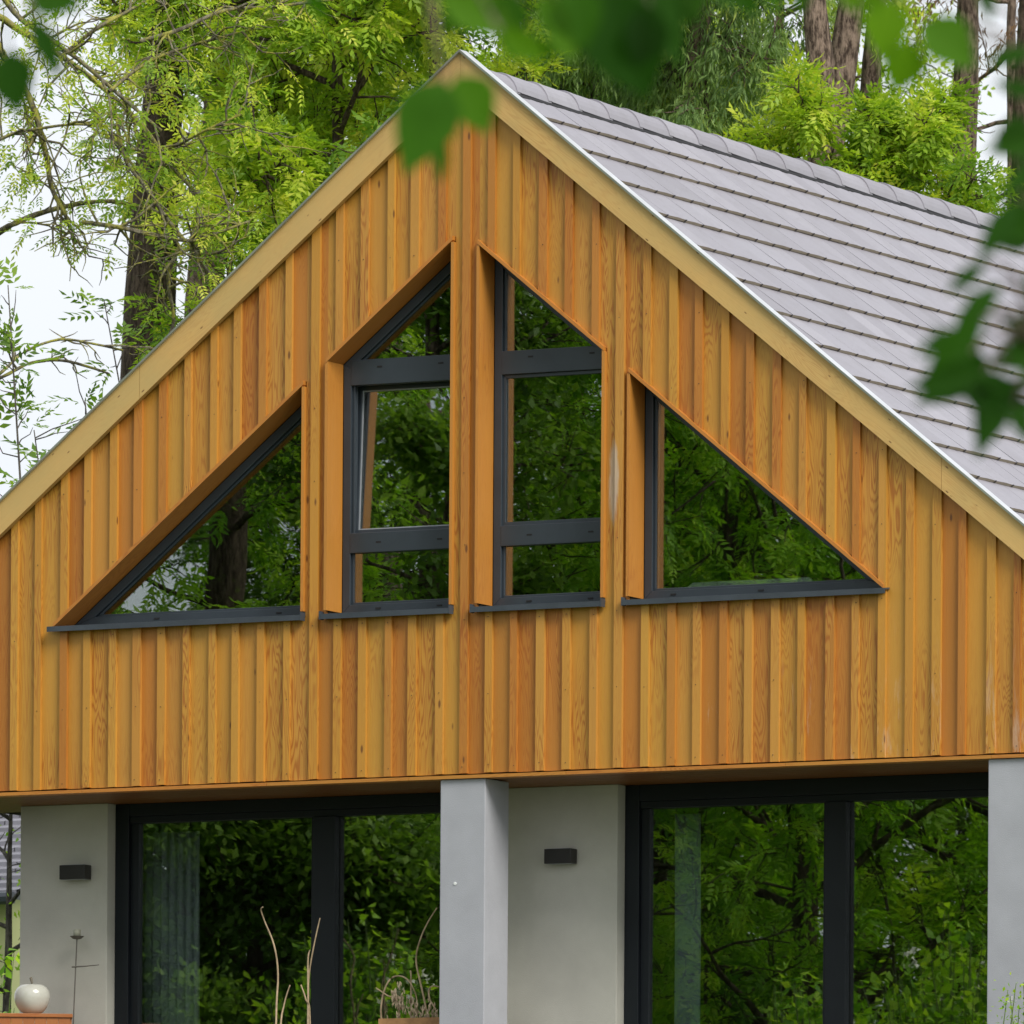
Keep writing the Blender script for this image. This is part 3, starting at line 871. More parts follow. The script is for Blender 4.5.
# candle holder on a rod
YS = .68
sp = W(77, 938, YS); sb_ = W(72.5, 1040, YS)
cs_ = empty('candle_holder', 'thin iron candle holder on a tall rod with a short crossbar, before the left wall', 'candle holder')
b = MB(); b.tube([(sb_[0] - .03, YS, 0.0), (sb_[0], YS, sb_[2]), (sp[0] - .008, YS, W(76, 966, YS)[2]), (sp[0], YS, sp[2])], .0045, 6); b.build('rod', M['iron'], cs_)
b = MB(); b.lathe((sb_[0] - .03, YS, .0005), [(.001, 0), (.09, 0), (.09, .006), (.001, .010)], 20); b.build('base', M['iron'], cs_)
b = MB(); b.lathe((sp[0], YS, sp[2] - .004), [(.001, -.002), (.025, .002), (.045, .016), (.047, .016), (.027, -.002), (.001, -.006)], 24); b.build('dish', M['iron'], cs_)
b = MB(); b.lathe((sp[0], YS, sp[2] + .004), [(.001, 0), (.024, 0), (.024, .05), (.018, .053), (.001, .050)], 20); b.build('candle', M['candle'], cs_, smooth=True)
q0 = W(72, 967, YS - .006); q1 = W(99, 965.5, YS - .006)
b = MB(); b.tube([(q0[0], YS - .006, q0[2]), ((q0[0] + q1[0]) / 2, YS - .006, q1[2] - .002), (q1[0], YS - .006, q1[2] + .004)], [.006, .0045, .003], 6); b.build('crossbar', M['iron'], cs_)
settle(cs_, (sb_[0] - .03, YS, 0))

# curtains
def curtain(u0, u1, y, z1, label, mat, amp=.03, n=9):
    a = W(u0, 900, y)[0]; b_ = W(u1, 900, y)[0]
    m = MB(); N = n * 12; vs = []; fs = []
    for j, z in enumerate((.02, .8, 1.6, z1)):
        for i in range(N + 1):
            t = i / N; ph = t * n * 2 * math.pi
            vs.append((a + (b_ - a) * t + .008 * math.sin(ph * 2 + j), y + amp * math.sin(ph + .5 * math.sin(3 * t + j * .4)) * (1 - .2 * j / 3), z))
    for j in range(3):
        for i in range(N): o = j * (N + 1) + i; fs.append((o, o + 1, o + N + 2, o + N + 1))
    m.poly(vs, fs); o = m.build('curtain', mat, None, smooth=True)
    sd = o.modifiers.new('thick', 'SOLIDIFY'); sd.thickness = .002
    tag(o, label, 'curtain'); return o
curtain(142, 200, 1.22, 2.44, 'pale grey pleated curtain behind the left end of the left sliding door', M['curtain'], .03, 7)
curtain(674, 700, 1.22, 2.44, 'narrow blue-grey curtain gathered behind the right sliding door', M['curtain2'], .002, 1)

# chair inside left door
ch = empty('dining_chair', 'dark upholstered chair inside the room, right of the pale curtain', 'chair')
cxx = W(214, 980, 2.2)[0]; cy = 2.2
b = MB(); b.box(cxx - .23, cxx + .23, cy, cy + .07, .50, 1.22); b.build('backrest', M['chair'], ch, bevel=.02)
b = MB(); b.box(cxx - .24, cxx + .24, cy - .46, cy - .001, .42, .50); b.build('seat', M['chair'], ch, bevel=.02)
for sx in (-.21, .18):
    for sy in (-.44, .02):
        b = MB(); b.box(cxx + sx, cxx + sx + .03, cy + sy, cy + sy + .03, .013, .419); b.build('leg', M['iron'], ch)
settle(ch, (cxx, cy, .012))

# pale board behind right triangular window
p0 = W(679, 590, .34); p1 = W(806, 586, .34); zt = W(740, 578.5, .34)[2]
b = MB()
b.prism([(p0[0], ZB + .31), (p1[0], ZB + .31), (p1[0], zt - .02), (p1[0] - .03, zt), (p0[0] + .05, zt), (p0[0], zt - .05)], .34, .37)
for q_ in range(len(b.v)):
    b.v[q_] = (b.v[q_][0], b.v[q_][1] - .05 + max(0, b.v[q_][2] - ZSILL) * .8, b.v[q_][2])
tag(b.build('headboard', M['white_box'], None, bevel=.006), 'pale board standing inside the room behind the right triangular window', 'headboard')

# dried ornamental grass in a planter
YG = .45
px0, px1 = W(386, 1020, YG)[0], W(450, 1020, YG)[0]; pz = W(410, 1019, YG)[2]
pl = empty('planter', 'narrow orange-brown wooden planter tucked behind the middle column', 'planter')
b = MB()
for (a_, b_, c_, d_) in ((px0, px1, YG - .10, YG - .08), (px0, px1, YG + .08, YG + .10), (px0, px0 + .02, YG - .0795, YG + .0795), (px1 - .02, px1, YG - .0795, YG + .0795)):
    b.box(a_, b_, c_, d_, 0.0, pz)
b.build('box', M['planter'], pl)
b = MB(); b.box(px0 + .021, px1 - .021, YG - .079, YG + .079, .02, pz - .04); b.build('soil', M['floor_in'], pl)
settle(pl, ((px0 + px1) / 2, YG, 0))
def stems(name, label, paths, rad, seeds=(), group=None, yy=YG):
    root = empty(name, label, 'dried grass', group)
    m = MB()
    for pth in paths:
        pts = [W(u, v, yy + 0.03 * math.sin(u)) for u, v in pth]
        # catmull smoothing
        out = []
        for i in range(len(pts) - 1):
            p_1 = pts[max(i - 1, 0)]; a_ = pts[i]; b_ = pts[i + 1]; c_ = pts[min(i + 2, len(pts) - 1)]
            for t in np.linspace(0, 1, 5)[:-1]:
                out.append(.5 * ((2 * a_) + (b_ - p_1) * t + (2 * p_1 - 5 * a_ + 4 * b_ - c_) * t * t + (3 * a_ - p_1 - 3 * b_ + c_) * t ** 3))
        out.append(pts[-1]); n = len(out)
        m.tube(out, [rad * (1 - .45 * i / n) for i in range(n)], 5)
    m.build('stalks', M['straw'], root, smooth=True)
    if seeds:
        m = MB()
        for (u, v, w, h) in seeds:
            c = W(u, v, yy); rr = random.Random(int(u * 7))
            for k in range(46):
                o = np.array([rr.gauss(0, w / 160 * .35), rr.gauss(0, w / 160 * .3), rr.gauss(0, h / 160 * .35)])
                d = np.array([rr.gauss(0, .3), rr.gauss(0, .3), 1.0]); d /= np.linalg.norm(d)
                m.tube([c + o, c + o + d * .018, c + o + d * .034], [.0015, .0065, .001], 4, cap=False)
        m.build('seed_head', M['seed'], root)
    return root
G_ = 'dried grasses standing before the left sliding door'
def low(u, yy, dv=1185): return (u, dv)
stems('dried_grass', 'single tall dry stalk with a small hooked tip, in the middle of the left glass door', [[(275, 1190), (276, 1024), (278, 975), (274, 945), (265, 922), (261, 910), (263, 907)], [(277, 1190), (280, 1040), (284, 1005), (290, 985)]], .0075, (), G_)
stems('dried_grass', 'pair of thin dry stalks in front of the dark door mullion', [[(306, 1190), (308, 1010), (309, 975), (314, 945), (320, 918)], [(309, 1190), (310, 1024), (306, 1000), (301, 985)], [(308, 1190), (308, 1000), (308, 960), (310, 950)]], .0075, (), G_)
stems('dried_grass', 'clump of curling dry stalks and seed heads in the planter beside the middle column', [
    [(404, 1060), (383, 1024), (382, 1000), (388, 982), (397, 976), (407, 979), (414, 990), (417, 1004), (418, 1060)],
    [(430, 1060), (427, 1015), (421, 985), (416, 960), (420, 940), (428, 922), (437, 908)],
    [(440, 1060), (437, 1015), (430, 1000), (429, 990), (433, 986), (439, 987)],
    [(402, 1060), (398, 1004), (388, 996), (376, 988)], [(412, 1060), (411, 1015), (411, 975), (410, 972)]], .0075,
    [(401, 1006, 10, 26), (412, 1014, 10, 22), (395, 1000, 7, 12), (431, 1016, 9, 18), (423, 1020, 8, 14)], G_)

# ================================================================ structure: ground
def heightfield():
    xs = np.concatenate([np.linspace(-600, -60, 12), np.linspace(-50, 60, 56), np.linspace(70, 600, 12)])
    ys = np.concatenate([np.linspace(-600, -75, 12), np.linspace(-70, 10, 81), np.linspace(20, 120, 21), np.linspace(150, 800, 10)])
    V = np.array([(x, y, ground_z(x, y)) for y in ys for x in xs]); nx = len(xs)
    Fq = np.array([(j * nx + i, j * nx + i + 1, (j + 1) * nx + i + 1, (j + 1) * nx + i) for j in range(len(ys) - 1) for i in range(nx - 1)])
    m = NT('lawn'); o = m.obj(); n1 = m.noise(o, .6, 5); n2 = m.noise(o, 18., 4, .7)
    col = m.mix(n1, (.05, .10, .018), (.10, .15, .03)); col = m.mix(m.math('MULTIPLY', n2, .6), col, (.04, .07, .015))
    mat = m.done(m.bsdf(col, .95, m.bump(n2, .8, .05), .2))
    tag(np_mesh('lawn', V, Fq, V * 0, mat), None, None, None, 'structure')
heightfield()
b = MB(); b.box(-6.5, 6.5, -3.2, YEND + .3, -.40, -.021)
tag(b.build('terrace', M['paving'], None, bevel=.01), kind='structure')

# ================================================================ planting behind the house
def gb(u, D):                       # ground point below image column u at depth D
    p = PT(u, 1400, D); return (p[0], p[1], ground_z(p[0], p[1]))
def tree_u(D, v): return PT(512, v, D)[2]

def trunk_line(uvs, D, base_u=None):
    pts = [PT(u, v, D) for u, v in uvs]
    b = gb(uvs[0][0] if base_u is None else base_u, D)
    return [np.array(b), np.array([b[0] * .4 + pts[0][0] * .6, b[1] * .4 + pts[0][1] * .6, b[2] * .5 + pts[0][2] * .5])] + pts

GL = 'ash trees standing behind the left half of the house'
make_tree('ash_tree', 'dark thick-trunked ash directly left of the house gable, partly wrapped in ivy', 'tree', gb(150, 86), 17, .27, seed=3, nl=20, sub=5, twig=5, per=5,
          crown=(.60, 1.0), spread=1.3, trunk_pts=trunk_line([(147, 420), (150, 300), (157, 180), (166, 60), (172, -60), (178, -220), (180, -420)], 86), group=GL, leafmat='ash', fill=.6, bark='bark')
make_tree('ash_tree', 'slimmer brown ash trunk standing just right of the dark thick one', 'tree', gb(205, 91), 17, .21, seed=4, nl=20, sub=6, twig=5, per=8, leaflet=.08,
          crown=(.53, 1.0), spread=1.6, trunk_pts=trunk_line([(200, 420), (204, 300), (213, 180), (222, 60), (226, -60), (230, -220), (236, -420)], 91), group=GL, leafmat='ash', bark='barkgrey')
make_tree('ash_tree', 'bright yellow-green ash crown rising over the middle of the left roof edge', 'tree', gb(330, 84), 13.5, .09, seed=5, nl=40, sub=6, twig=6, per=8, leaflet=.085, size=.22,
          crown=(.42, 1.0), spread=1.7, group=GL, leafmat='ash', up=.5)
make_tree('ash_tree', 'fresh green ash crown just left of the gable peak', 'tree', gb(425, 92), 15, .09, seed=6, nl=34, sub=6, twig=6, per=8, leaflet=.085,
          crown=(.42, 1.0), spread=2.3, group=GL, leafmat='ash', up=.5)
make_tree('ash_tree', 'dense green ash crown directly behind the gable peak', 'tree', gb(520, 98), 16, .10, seed=7, nl=30, sub=6, twig=6, per=6, leaflet=.085,
          crown=(.42, 1.0), spread=1.7, group=GL, leafmat='ash', up=.5)
make_tree('ash_tree', 'loose ash crown filling the gap between the two trunks far behind', 'tree', gb(310, 104), 19, .11, seed=8, nl=26, sub=6, twig=5, per=5,
          crown=(.52, 1.0), spread=1.8, group=GL, leafmat='ash', up=.5, fill=.8)

# bare lichen-covered tree at the left
def limb_tree():
    D = 78; rng = np.random.default_rng(21)
    root = empty('lichen_tree', 'sparse tree at the left edge with yellow lichen on its crooked bare branches', 'tree')
    tr = MB(); b0 = gb(-70, D)
    tp = [np.array(b0)] + [PT(u, v, D) for u, v in ((-72, 700), (-60, 400), (-62, 200), (-50, 60), (-30, -60), (-10, -260))]
    tr.tube(tp, [.22, .18, .16, .14, .12, .10, .05], 12); tr.build('trunk', M['barklichen'], root, smooth=True)
    br = MB(); AP = []; AD = []; AR = []; tips = []
    main = [
        ([(-50, 60), (-10, 18), (20, 30), (60, 55), (105, 85), (140, 125), (165, 160), (195, 190)], 5.5, 0),
        ([(-20, -40), (10, 10), (45, 35), (80, 62), (120, 100), (160, 130)], 4, 0),
        ([(-12, 10), (0, 50), (30, 95), (45, 150), (50, 185), (65, 215), (76, 243)], 5.5, 0),
        ([(-60, 260), (-20, 245), (10, 228), (40, 213), (75, 202), (115, 203), (150, 210)], 5.5, .3),
        ([(-60, 180), (0, 140), (40, 128), (80, 125), (118, 128)], 2.5, 0),
        ([(-60, 400), (0, 376), (30, 362), (60, 360), (90, 366), (110, 376)], 2.6, .3),
        ([(-60, 420), (0, 374), (25, 352), (60, 340), (95, 342), (125, 352)], 2.2, .3),
        ([(60, 55), (95, 30), (130, 10), (180, -20)], 3, 0),
        ([(85, 222), (120, 224), (160, 234), (185, 240), (205, 236), (250, 222)], 3.5, 0),
        ([(140, 40), (180, 30), (225, 12), (270, 6), (330, -2)], 3.2, 0),
        ([(110, 90), (150, 60), (200, 45), (250, 30)], 2.4, 0),
        ([(185, 240), (165, 215), (150, 190), (128, 160), (120, 130), (112, 100)], 2.8, 0),
        ([(185, 240), (200, 260), (215, 285), (225, 300)], 2.2, 0),
        ([(180, 245), (170, 280), (172, 320), (160, 350)], 3.2, 0),
        ([(130, 150), (165, 150), (205, 130), (240, 115)], 1.8, 0),
    ]
    for uv, wpx, dk in main:
        dd = D + rng.uniform(-1.2, 1.2)
        pts = [PT(u + rng.normal(0, 1.5), v + rng.normal(0, 1.5), dd + rng.normal(0, .1)) for u, v in uv]; pts2 = []
        for i in range(len(pts) - 1):
            pm = pts[max(i - 1, 0)]; a = pts[i]; b = pts[i + 1]; c = pts[min(i + 2, len(pts) - 1)]
            for t in np.linspace(0, 1, 5)[:-1]:
                pts2.append(.5 * ((2 * a) + (b - pm) * t + (2 * pm - 5 * a + 4 * b - c) * t * t + (3 * a - pm - 3 * b + c) * t ** 3))
        pts2.append(pts[-1]); n = len(pts2); r0 = wpx / 136 * .62
        br.tube(pts2, [r0 * (1 - .65 * i / n) + .004 for i in range(n)], 6, cap=False)
        for k in range(int(n * (.2 if dk else .75))):
            i = rng.integers(2, n - 1); d = norm(pts2[min(i + 1, n - 1)] - pts2[i - 1])
            d = norm(d * .5 + rng.normal(0, .6, 3) * np.array([1, .8, 1]) + np.array([0, 0, -.25 if rng.random() < .5 else .2]))
            L = rng.uniform(.18, .75); p4, e4 = wander(pts2[i], d, L, 5, rng, .28, -.03)
            br.tube(p4, [.012, .010, .009, .007, .005, .003], 4, cap=False)
            for k2 in range(3):
                j = rng.integers(1, 5); d2 = norm(p4[j + 1] - p4[j] + rng.normal(0, .12, 3) + norm(rng.normal(0, 1, 3)) * .15)
                p5, e5 = wander(p4[j], norm(norm(p4[j + 1] - p4[j]) * .6 + rng.normal(0, .6, 3)), L * .5, 4, rng, .25, 0)
                br.tube(p5, [.006, .006, .005, .004, .002], 3, cap=False); tips.append((p5[-1], e5))
    br.build('limbs', M['barklichen'], root, smooth=True)
    for p, e in tips:
        if rng.random() < .9 and not (np.dot(p - CAM, RT) / np.dot(p - CAM, FW) < -.031 and p[2] < PT(0, 235, D)[2]):
            for q in range(3): AP.append(p + rng.normal(0, .03, 3)); AD.append(e + rng.normal(0, .5, 3)); AR.append(rng.random())
    V, Fq, G = merge(compound(np.array(AP), np.array(AD), rng, .15, 4, .05, np.array(AR)))
    np_mesh('crown', V, Fq, G, M['ash'], root); settle(root, tuple(b0))
limb_tree()

# saplings in the lower left gap
def sapling(u, vtop, D, label, seed, nleaf=26, lean=0.0, leafmat='ashdark', size=.24, leaflet=.085, vlow=620):
    rng = np.random.default_rng(seed); root = empty('ash_sapling', label, 'sapling', 'slender ash saplings in the gap left of the roof')
    b0 = np.array(gb(u + 75, D)); m = MB()
    top = PT(u + lean * 30, vtop, D); mid = (b0 + top) / 2 + np.array([rng.normal(0, .1), rng.normal(0, .1), 0])
    pts = [b0, (b0 + mid) / 2, mid, (mid + top) / 2 + rng.normal(0, .09, 3), top]
    m.tube(pts, [.025, .018, .013, .009, .004], 6); AP = []; AD = []
    for k in range(nleaf):
        t = rng.uniform(.66, 1.0); f = t * 4; i = min(int(f), 3); p = pts[i] + (pts[i + 1] - pts[i]) * (f - i)
        d = norm(np.array([rng.normal(0, 1), rng.normal(0, 1), .5])); L = rng.uniform(.08, .5)
        p4, e = wander(p, d, L, 3, rng, .2, 0); m.tube(p4, [.006, .005, .004, .002], 3, cap=False)
        AP += [p4[-1], p4[-1], p4[-2]]; AD += [e, e + rng.normal(0, .8, 3), e + rng.normal(0, .9, 3)]
    m.build('trunk', M['barkdark'], root, smooth=True)
    V, Fq, G = merge(compound(np.array(AP), np.array(AD), rng, size, 4, leaflet, rng.random(len(AP)), .25))
    np_mesh('crown', V, Fq, G, M[leafmat], root); settle(root, tuple(b0))
sapling(-4, 285, 76, 'leafy sapling against the white sky at the very left edge', 31, 24, .4)
sapling(28, 430, 74, 'low leafy sapling just above the lower left roof edge', 32, 18, .2)
sapling(76, 400, 77, 'sapling with a single leaf tuft at its tip, rightmost of the saplings', 33, 12, .3, 'ashdark')
sapling(104, 300, 80, 'taller sapling just left of the dark ash trunk', 34, 18, .0)
sapling(50, 470, 75, 'shortest sapling, only its twigs showing over the roof edge', 36, 12, -.2)

# right side
GR = 'trees standing behind the roof ridge'
make_tree('cypress_tree', 'drooping dark green cypress behind the left part of the ridge', 'tree', gb(590, 88), 15, .18, 'conifer', seed=41, nl=64, sub=7, twig=4, per=4,
          crown=(.35, 1.0), spread=1.15, leafmat='conif', bark='barkgrey', trop=-.06, group=GR, tipbias=.1)
make_tree('cypress_tree', 'drooping blue-green cypress behind the middle of the ridge', 'tree', gb(690, 86), 15.5, .18, 'conifer', seed=42, nl=66, sub=7, twig=4, per=4,
          crown=(.32, 1.0), spread=1.3, leafmat='conif', bark='barkgrey', trop=-.06, group=GR, tipbias=.1)
def bare_trunk(label, uvs, D, r, seed, nl=10, cr=(.8, 1), leafmat='ash', bark='barkgrey', fill=.6):
    make_tree('tall_tree', label, 'tree', gb(uvs[0][0], D), 17, r, seed=seed, nl=nl, sub=5, twig=5, per=4, crown=cr, spread=2.0,
              trunk_pts=trunk_line(uvs, D), group=GR, leafmat=leafmat, bark=bark, fill=fill)
bare_trunk('grey-brown trunk leaning left, first of the crossing pair above the ridge', [(828, 240), (822, 140), (820, 60), (814, 0), (808, -80), (800, -200), (790, -400)], 83, .16, 51)
bare_trunk('stout reddish-brown trunk behind the leaning one, crossing it above the ridge', [(812, 240), (828, 140), (840, 80), (852, 0), (862, -80), (872, -200), (880, -400)], 84, .18, 52)
bare_trunk('slim trunk just right of the crossing pair', [(866, 240), (868, 140), (872, 60), (878, 0), (884, -80), (888, -200), (890, -400)], 88, .12, 53)
bare_trunk('straight brown trunk above the far end of the ridge', [(956, 260), (962, 150), (966, 80), (968, 0), (970, -80), (974, -200), (976, -400)], 85, .15, 54, fill=.3)
bare_trunk('dark trunk at the right edge of the picture', [(1024, 300), (1026, 200), (1026, 100), (1030, 0), (1032, -80), (1034, -200), (1040, -400)], 84, .15, 55, bark='bark', fill=.3)
make_tree('ash_tree', 'bright young ash in front of the crossing trunks', 'tree', gb(790, 82), 9.3, .05, seed=61, nl=20, sub=6, twig=5, per=6, crown=(.6, 1.0), spread=.9, group=GR, leafmat='ash', up=.4)
make_tree('ash_tree', 'bright spreading young ash over the right part of the ridge', 'tree', gb(895, 82), 9.2, .05, seed=62, nl=30, sub=6, twig=6, per=6, crown=(.55, 1.0), spread=1.0, group=GR, leafmat='ash', up=.3)
make_tree('ash_tree', 'small light green ash between the straight trunk and the right edge', 'tree', gb(990, 84), 8.2, .05, seed=63, nl=18, sub=5, twig=5, per=4, crown=(.55, 1.0), spread=1.1, group=GR, leafmat='ash', up=.4, fill=.7)
make_tree('larch_tree', 'thin sparse tree with brownish twigs in the upper right corner', 'tree', gb(1005, 97), 15.5, .10, 'conifer', seed=64, nl=26, sub=5, twig=3, per=1, crown=(.5, 1.0), spread=1.5, group=GR, leafmat='brown', bark='barkgrey', fill=.6)
GF = 'woodland trees far behind the house'
for k, (u, D, h, sd, lab) in enumerate([(650, 118, 21, 71, 'broad tree filling the gap between the two cypresses'),
        (770, 122, 22, 72, 'broad tree far behind, left of the crossing trunks'), (930, 126, 14, 73, 'lower broad tree far behind the far end of the ridge')]):
    make_tree('woodland_tree', lab, 'tree', gb(u, D), h, .11, 'broad', seed=sd, nl=36, sub=7, twig=6, per=4, crown=(.35, 1.0), spread=1.7 if k < 2 else 1.4, leafmat='ash', bark='bark', group=GF, leaflet=.10, up=.4)

# ================================================================ neighbour house, lower left
def neighbour():
    D = 100; c = PT(-150, 900, D)
    zeave = PT(10, 905, D)[2]; ztop = PT(10, 790, D)[2]
    x1 = PT(60, 905, D)[0]; y0 = c[1]; x0 = x1 - 9
    g = ground_z(0, y0)
    root = empty('neighbour_house', 'distant pale yellow house with a grey tiled roof, seen past the left wall', 'house')
    b = MB(); b.box(x0, x1, y0, y0 + 6, g - .1, zeave); b.build('wall', M['yellow_wall'], root)
    t = MB(); n = 12; run = 3.0
    for k in range(n):
        ya, yb = y0 - .4 + (run + .4) * k / n, y0 - .4 + (run + .4) * (k + 1) / n + .05
        za = zeave + (ztop - zeave) * k / n; zb = zeave + (ztop - zeave) * (k + 1) / n
        x = x0 - .3
        while x < x1 + .3:
            r = random.random(); w = .26
            t.poly([(x, ya, za + .05), (x + w - .01, ya, za + .05), (x + w - .01, yb, zb + .02), (x, yb, zb + .02), (x, ya, za), (x + w - .01, ya, za)],
                   [(0, 1, 2, 3), (4, 5, 1, 0)], [(0, 0, r)] * 6); x += w
    bz = [(x0 - .3, y0 + 3, ztop), (x1 + .3, y0 + 3, ztop), (x1 + .3, y0 + 6.4, zeave), (x0 - .3, y0 + 6.4, zeave)]
    t.poly(bz, [(0, 1, 2, 3)], [(0, 0, .5)] * 4)
    t.poly([(x1, y0, zeave), (x1, y0 + 6, zeave), (x1, y0 + 3, ztop - .02)], [(0, 1, 2)], [(0, 0, .5)] * 3)
    t.build('roof', M['tiles'], root)
    gtr = MB(); gtr.tube([(x0 - .3, y0 - .45, zeave - .03), (x1 + .3, y0 - .45, zeave - .03)], .06, 8); gtr.build('gutter', M['sillmetal'], root)
    w = MB(); xw = PT(-40, 900, D)[0]; w.box(xw - .6, xw + .6, y0 - .03, y0 - .002, zeave - 1.9, zeave - .7); w.build('window', M['glass'], root)
    settle(root, ((x0 + x1) / 2, y0, g))
neighbour()
def shrub(name, label, base, h, rad, n, leafmat, seed, leaf=.06, cat='shrub', flowers=0, group=None, kind='broad', fsize=.035, clusters=0):
    rng = np.random.default_rng(seed); root = empty(name, label, cat, group); base = np.array(base, float)
    m = MB(); AP = []; AD = []; AR = []
    for k in range(n):
        a = rng.uniform(0, 6.28); rr = rad * math.sqrt(rng.random())
        tip = base + np.array([rr * math.cos(a), rr * math.sin(a), h * (1 - .45 * (rr / rad) ** 2) * rng.uniform(.45, 1.0)])
        st_ = base + np.array([rr * .25 * math.cos(a), rr * .25 * math.sin(a), 0]); mid = (st_ + tip) / 2 + rng.normal(0, .06, 3)
        m.tube([st_, mid, tip], [.012, .008, .003], 4, cap=False)
        for q in range(4):
            t = rng.uniform(.4, 1); AP.append(mid + (tip - mid) * t); AD.append(norm(tip - mid) + rng.normal(0, .6, 3)); AR.append(rng.random())
    m.build('stems', M['stem'], root)
    AP = np.array(AP); AD = np.array(AD); AR = np.array(AR)
    V, Fq, G = merge(simple_leaves(AP, norm(AD), rng, 5, leaf, .05, AR) if kind == 'broad' else compound(AP, norm(AD), rng, leaf * 3, 4, leaf, AR))
    np_mesh('leaves', V, Fq, G, M[leafmat], root)
    if flowers:
        P = AP[rng.integers(0, len(AP), flowers)]; P = P + norm(P - (base + [0, 0, h * .4])) * .05
        per = 22; Pn = np.repeat(P, per, 0) + rng.normal(0, fsize, (flowers * per, 3)); Dn = norm(rng.normal(0, 1, Pn.shape)); Sn = norm(np.cross(Dn, rng.normal(0, 1, Pn.shape)))
        V, Fq, G = rhomb(Pn, Dn, Sn, np.full(len(Pn), fsize * .8), np.full(len(Pn), fsize * .6), .2, np.full(len(Pn), .5))
        np_mesh('blossom', V, Fq, G, M['flower'], root)
    settle(root, tuple(base)); return root
shrub('shrub', 'light green bush between the left wall and the neighbour house', (PT(-4, 900, 82)[0], PT(-4, 900, 82)[1], -.16), PT(0, 930, 82)[2] + .16, 1.0, 170, 'garden', 81, .10)
# leafy branch tree crossing the neighbour roof
make_tree('garden_tree', 'small crooked dark tree in front of the neighbour roof', 'tree', gb(-2, 88), PT(0, 800, 88)[2] + .3, .06, 'broad', seed=83, nl=9, sub=3, twig=3, per=1, crown=(.45, 1.0), spread=.7,
          leafmat='garden', bark='barkdark', leaflet=.06, fill=.5, lean=(.02, 0))
pr = W(1012, 1000, -.75)
shrub('flowering_shrub', 'slender shrub with tiny cream flowers in front of the right column', (pr[0] + .10, -.75, -.021), pr[2] + .24, .26, 60, 'garden', 84, .03, 'shrub', 34, fsize=.012)

# ================================================================ garden in front (seen mirrored in the glass)
GM = 'garden trees facing the house front'
def mt(name, label, cat, u, D, top_v, r, kind, seed, **kw):
    p = MP(u, 1400, D); base = (p[0], p[1], ground_z(p[0], p[1])); h = MP(u, top_v, D)[2] - base[2]
    return make_tree(name, label, cat, base, h, r, kind, seed=seed, group=GM, **kw)
mt('garden_tree', 'broad green tree facing the right sliding door', 'tree', 720, 84, 260, .16, 'ash', 91, nl=36, sub=7, twig=6, per=7, crown=(.12, 1), spread=2.3, leafmat='garden', leaflet=.085)
mt('garden_tree', 'broad green tree facing the right column', 'tree', 930, 87, 260, .16, 'ash', 92, nl=36, sub=7, twig=6, per=7, crown=(.12, 1), spread=2.4, leafmat='garden', leaflet=.085)
mt('garden_tree', 'green ash facing the closed tall window', 'tree', 570, 90, -120, .18, 'ash', 93, nl=46, sub=7, twig=6, per=7, crown=(.16, 1), spread=1.8, leafmat='garden', leaflet=.075, size=.24)
mt('garden_tree', 'dark trunked ash facing the left triangular window', 'tree', 222, 86, -60, .24, 'ash', 94, nl=20, sub=6, twig=6, per=7, crown=(.50, 1), spread=1.5, leafmat='garden', leaflet=.09, size=.26, fill=.7)
mt('garden_tree', 'ash facing the left sliding door', 'tree', 330, 92, 640, .14, 'ash', 95, nl=30, sub=7, twig=6, per=7, crown=(.12, 1), spread=1.7, leafmat='garden', leaflet=.075, size=.24)
mt('garden_tree', 'thick trunked tree facing the gap beside the middle column', 'tree', 425, 82, 250, .20, 'broad', 96, nl=16, sub=6, twig=6, per=7, crown=(.66, 1), spread=1.2, leafmat='ashdark', leaflet=.09, fill=.6, bark='barkgrey')
mt('garden_tree', 'tallest ash of the front garden, facing the tilted window', 'tree', 380, 98, -1000, .22, 'ash', 97, nl=44, sub=7, twig=6, per=7, crown=(.5, 1), spread=2.6, leafmat='garden', leaflet=.075, size=.24, bark='barkgrey')
mt('garden_tree', 'dark tree between the two left windows and the back row', 'tree', 325, 104, 250, .12, 'ash', 99, nl=40, sub=7, twig=6, per=8, crown=(.3, 1), spread=1.35, leafmat='ashdark', leaflet=.085, size=.26)
mt('garden_tree', 'dense low dark tree facing the curtained end of the left sliding door, added to darken its reflection', 'tree', 160, 80, 680, .10, 'broad', 98, nl=44, sub=7, twig=6, per=7, crown=(.05, 1), spread=1.5, leafmat='ashdark', leaflet=.085)  # unseen tree added so the pane mirrors dark leaves instead of sky
for k, (u, D, tv, sd, lab, spd) in enumerate([(800, 104, 60, 101, 'tall dark tree second from the right in the back row', 2.6), (640, 108, 0, 102, 'tall dark tree at the middle of the back row', 2.0), (1010, 106, 250, 103, 'tall dark tree at the right end of the back row', 2.8),
                                         (470, 112, 700, 104, 'lower dark tree at the left of the back row', 2.6), (300, 116, 720, 105, 'lowest dark tree at the left end of the back row', 2.6), (150, 104, 720, 106, 'low bushy tree left of the back row', 3.0)]):
    mt('garden_tree', lab, 'tree', u, D, tv, .2, 'broad', sd, nl=34, sub=7, twig=6, per=7, crown=(.08, 1), spread=spd, leafmat='ashdark', leaflet=.10)
for (u, D, hh, sd, lab, fl) in ((265, 78, 960, 111, 'rhododendron bush with white blossom facing the left sliding door', 26), (870, 78, 960, 112, 'rhododendron bush with white blossom facing the right sliding door', 22), (735, 77, 1010, 113, 'low bush with white blossom before the garden trees', 12)):
    p = MP(u, 1400, D); g = ground_z(p[0], p[1]); h = MP(u, hh - 70, D)[2] - g
    shrub('rhododendron', lab, (p[0], p[1], g), h, 1.1, 420, 'garden', sd, .10, 'shrub', fl, 'rhododendrons in the front garden', fsize=.06)

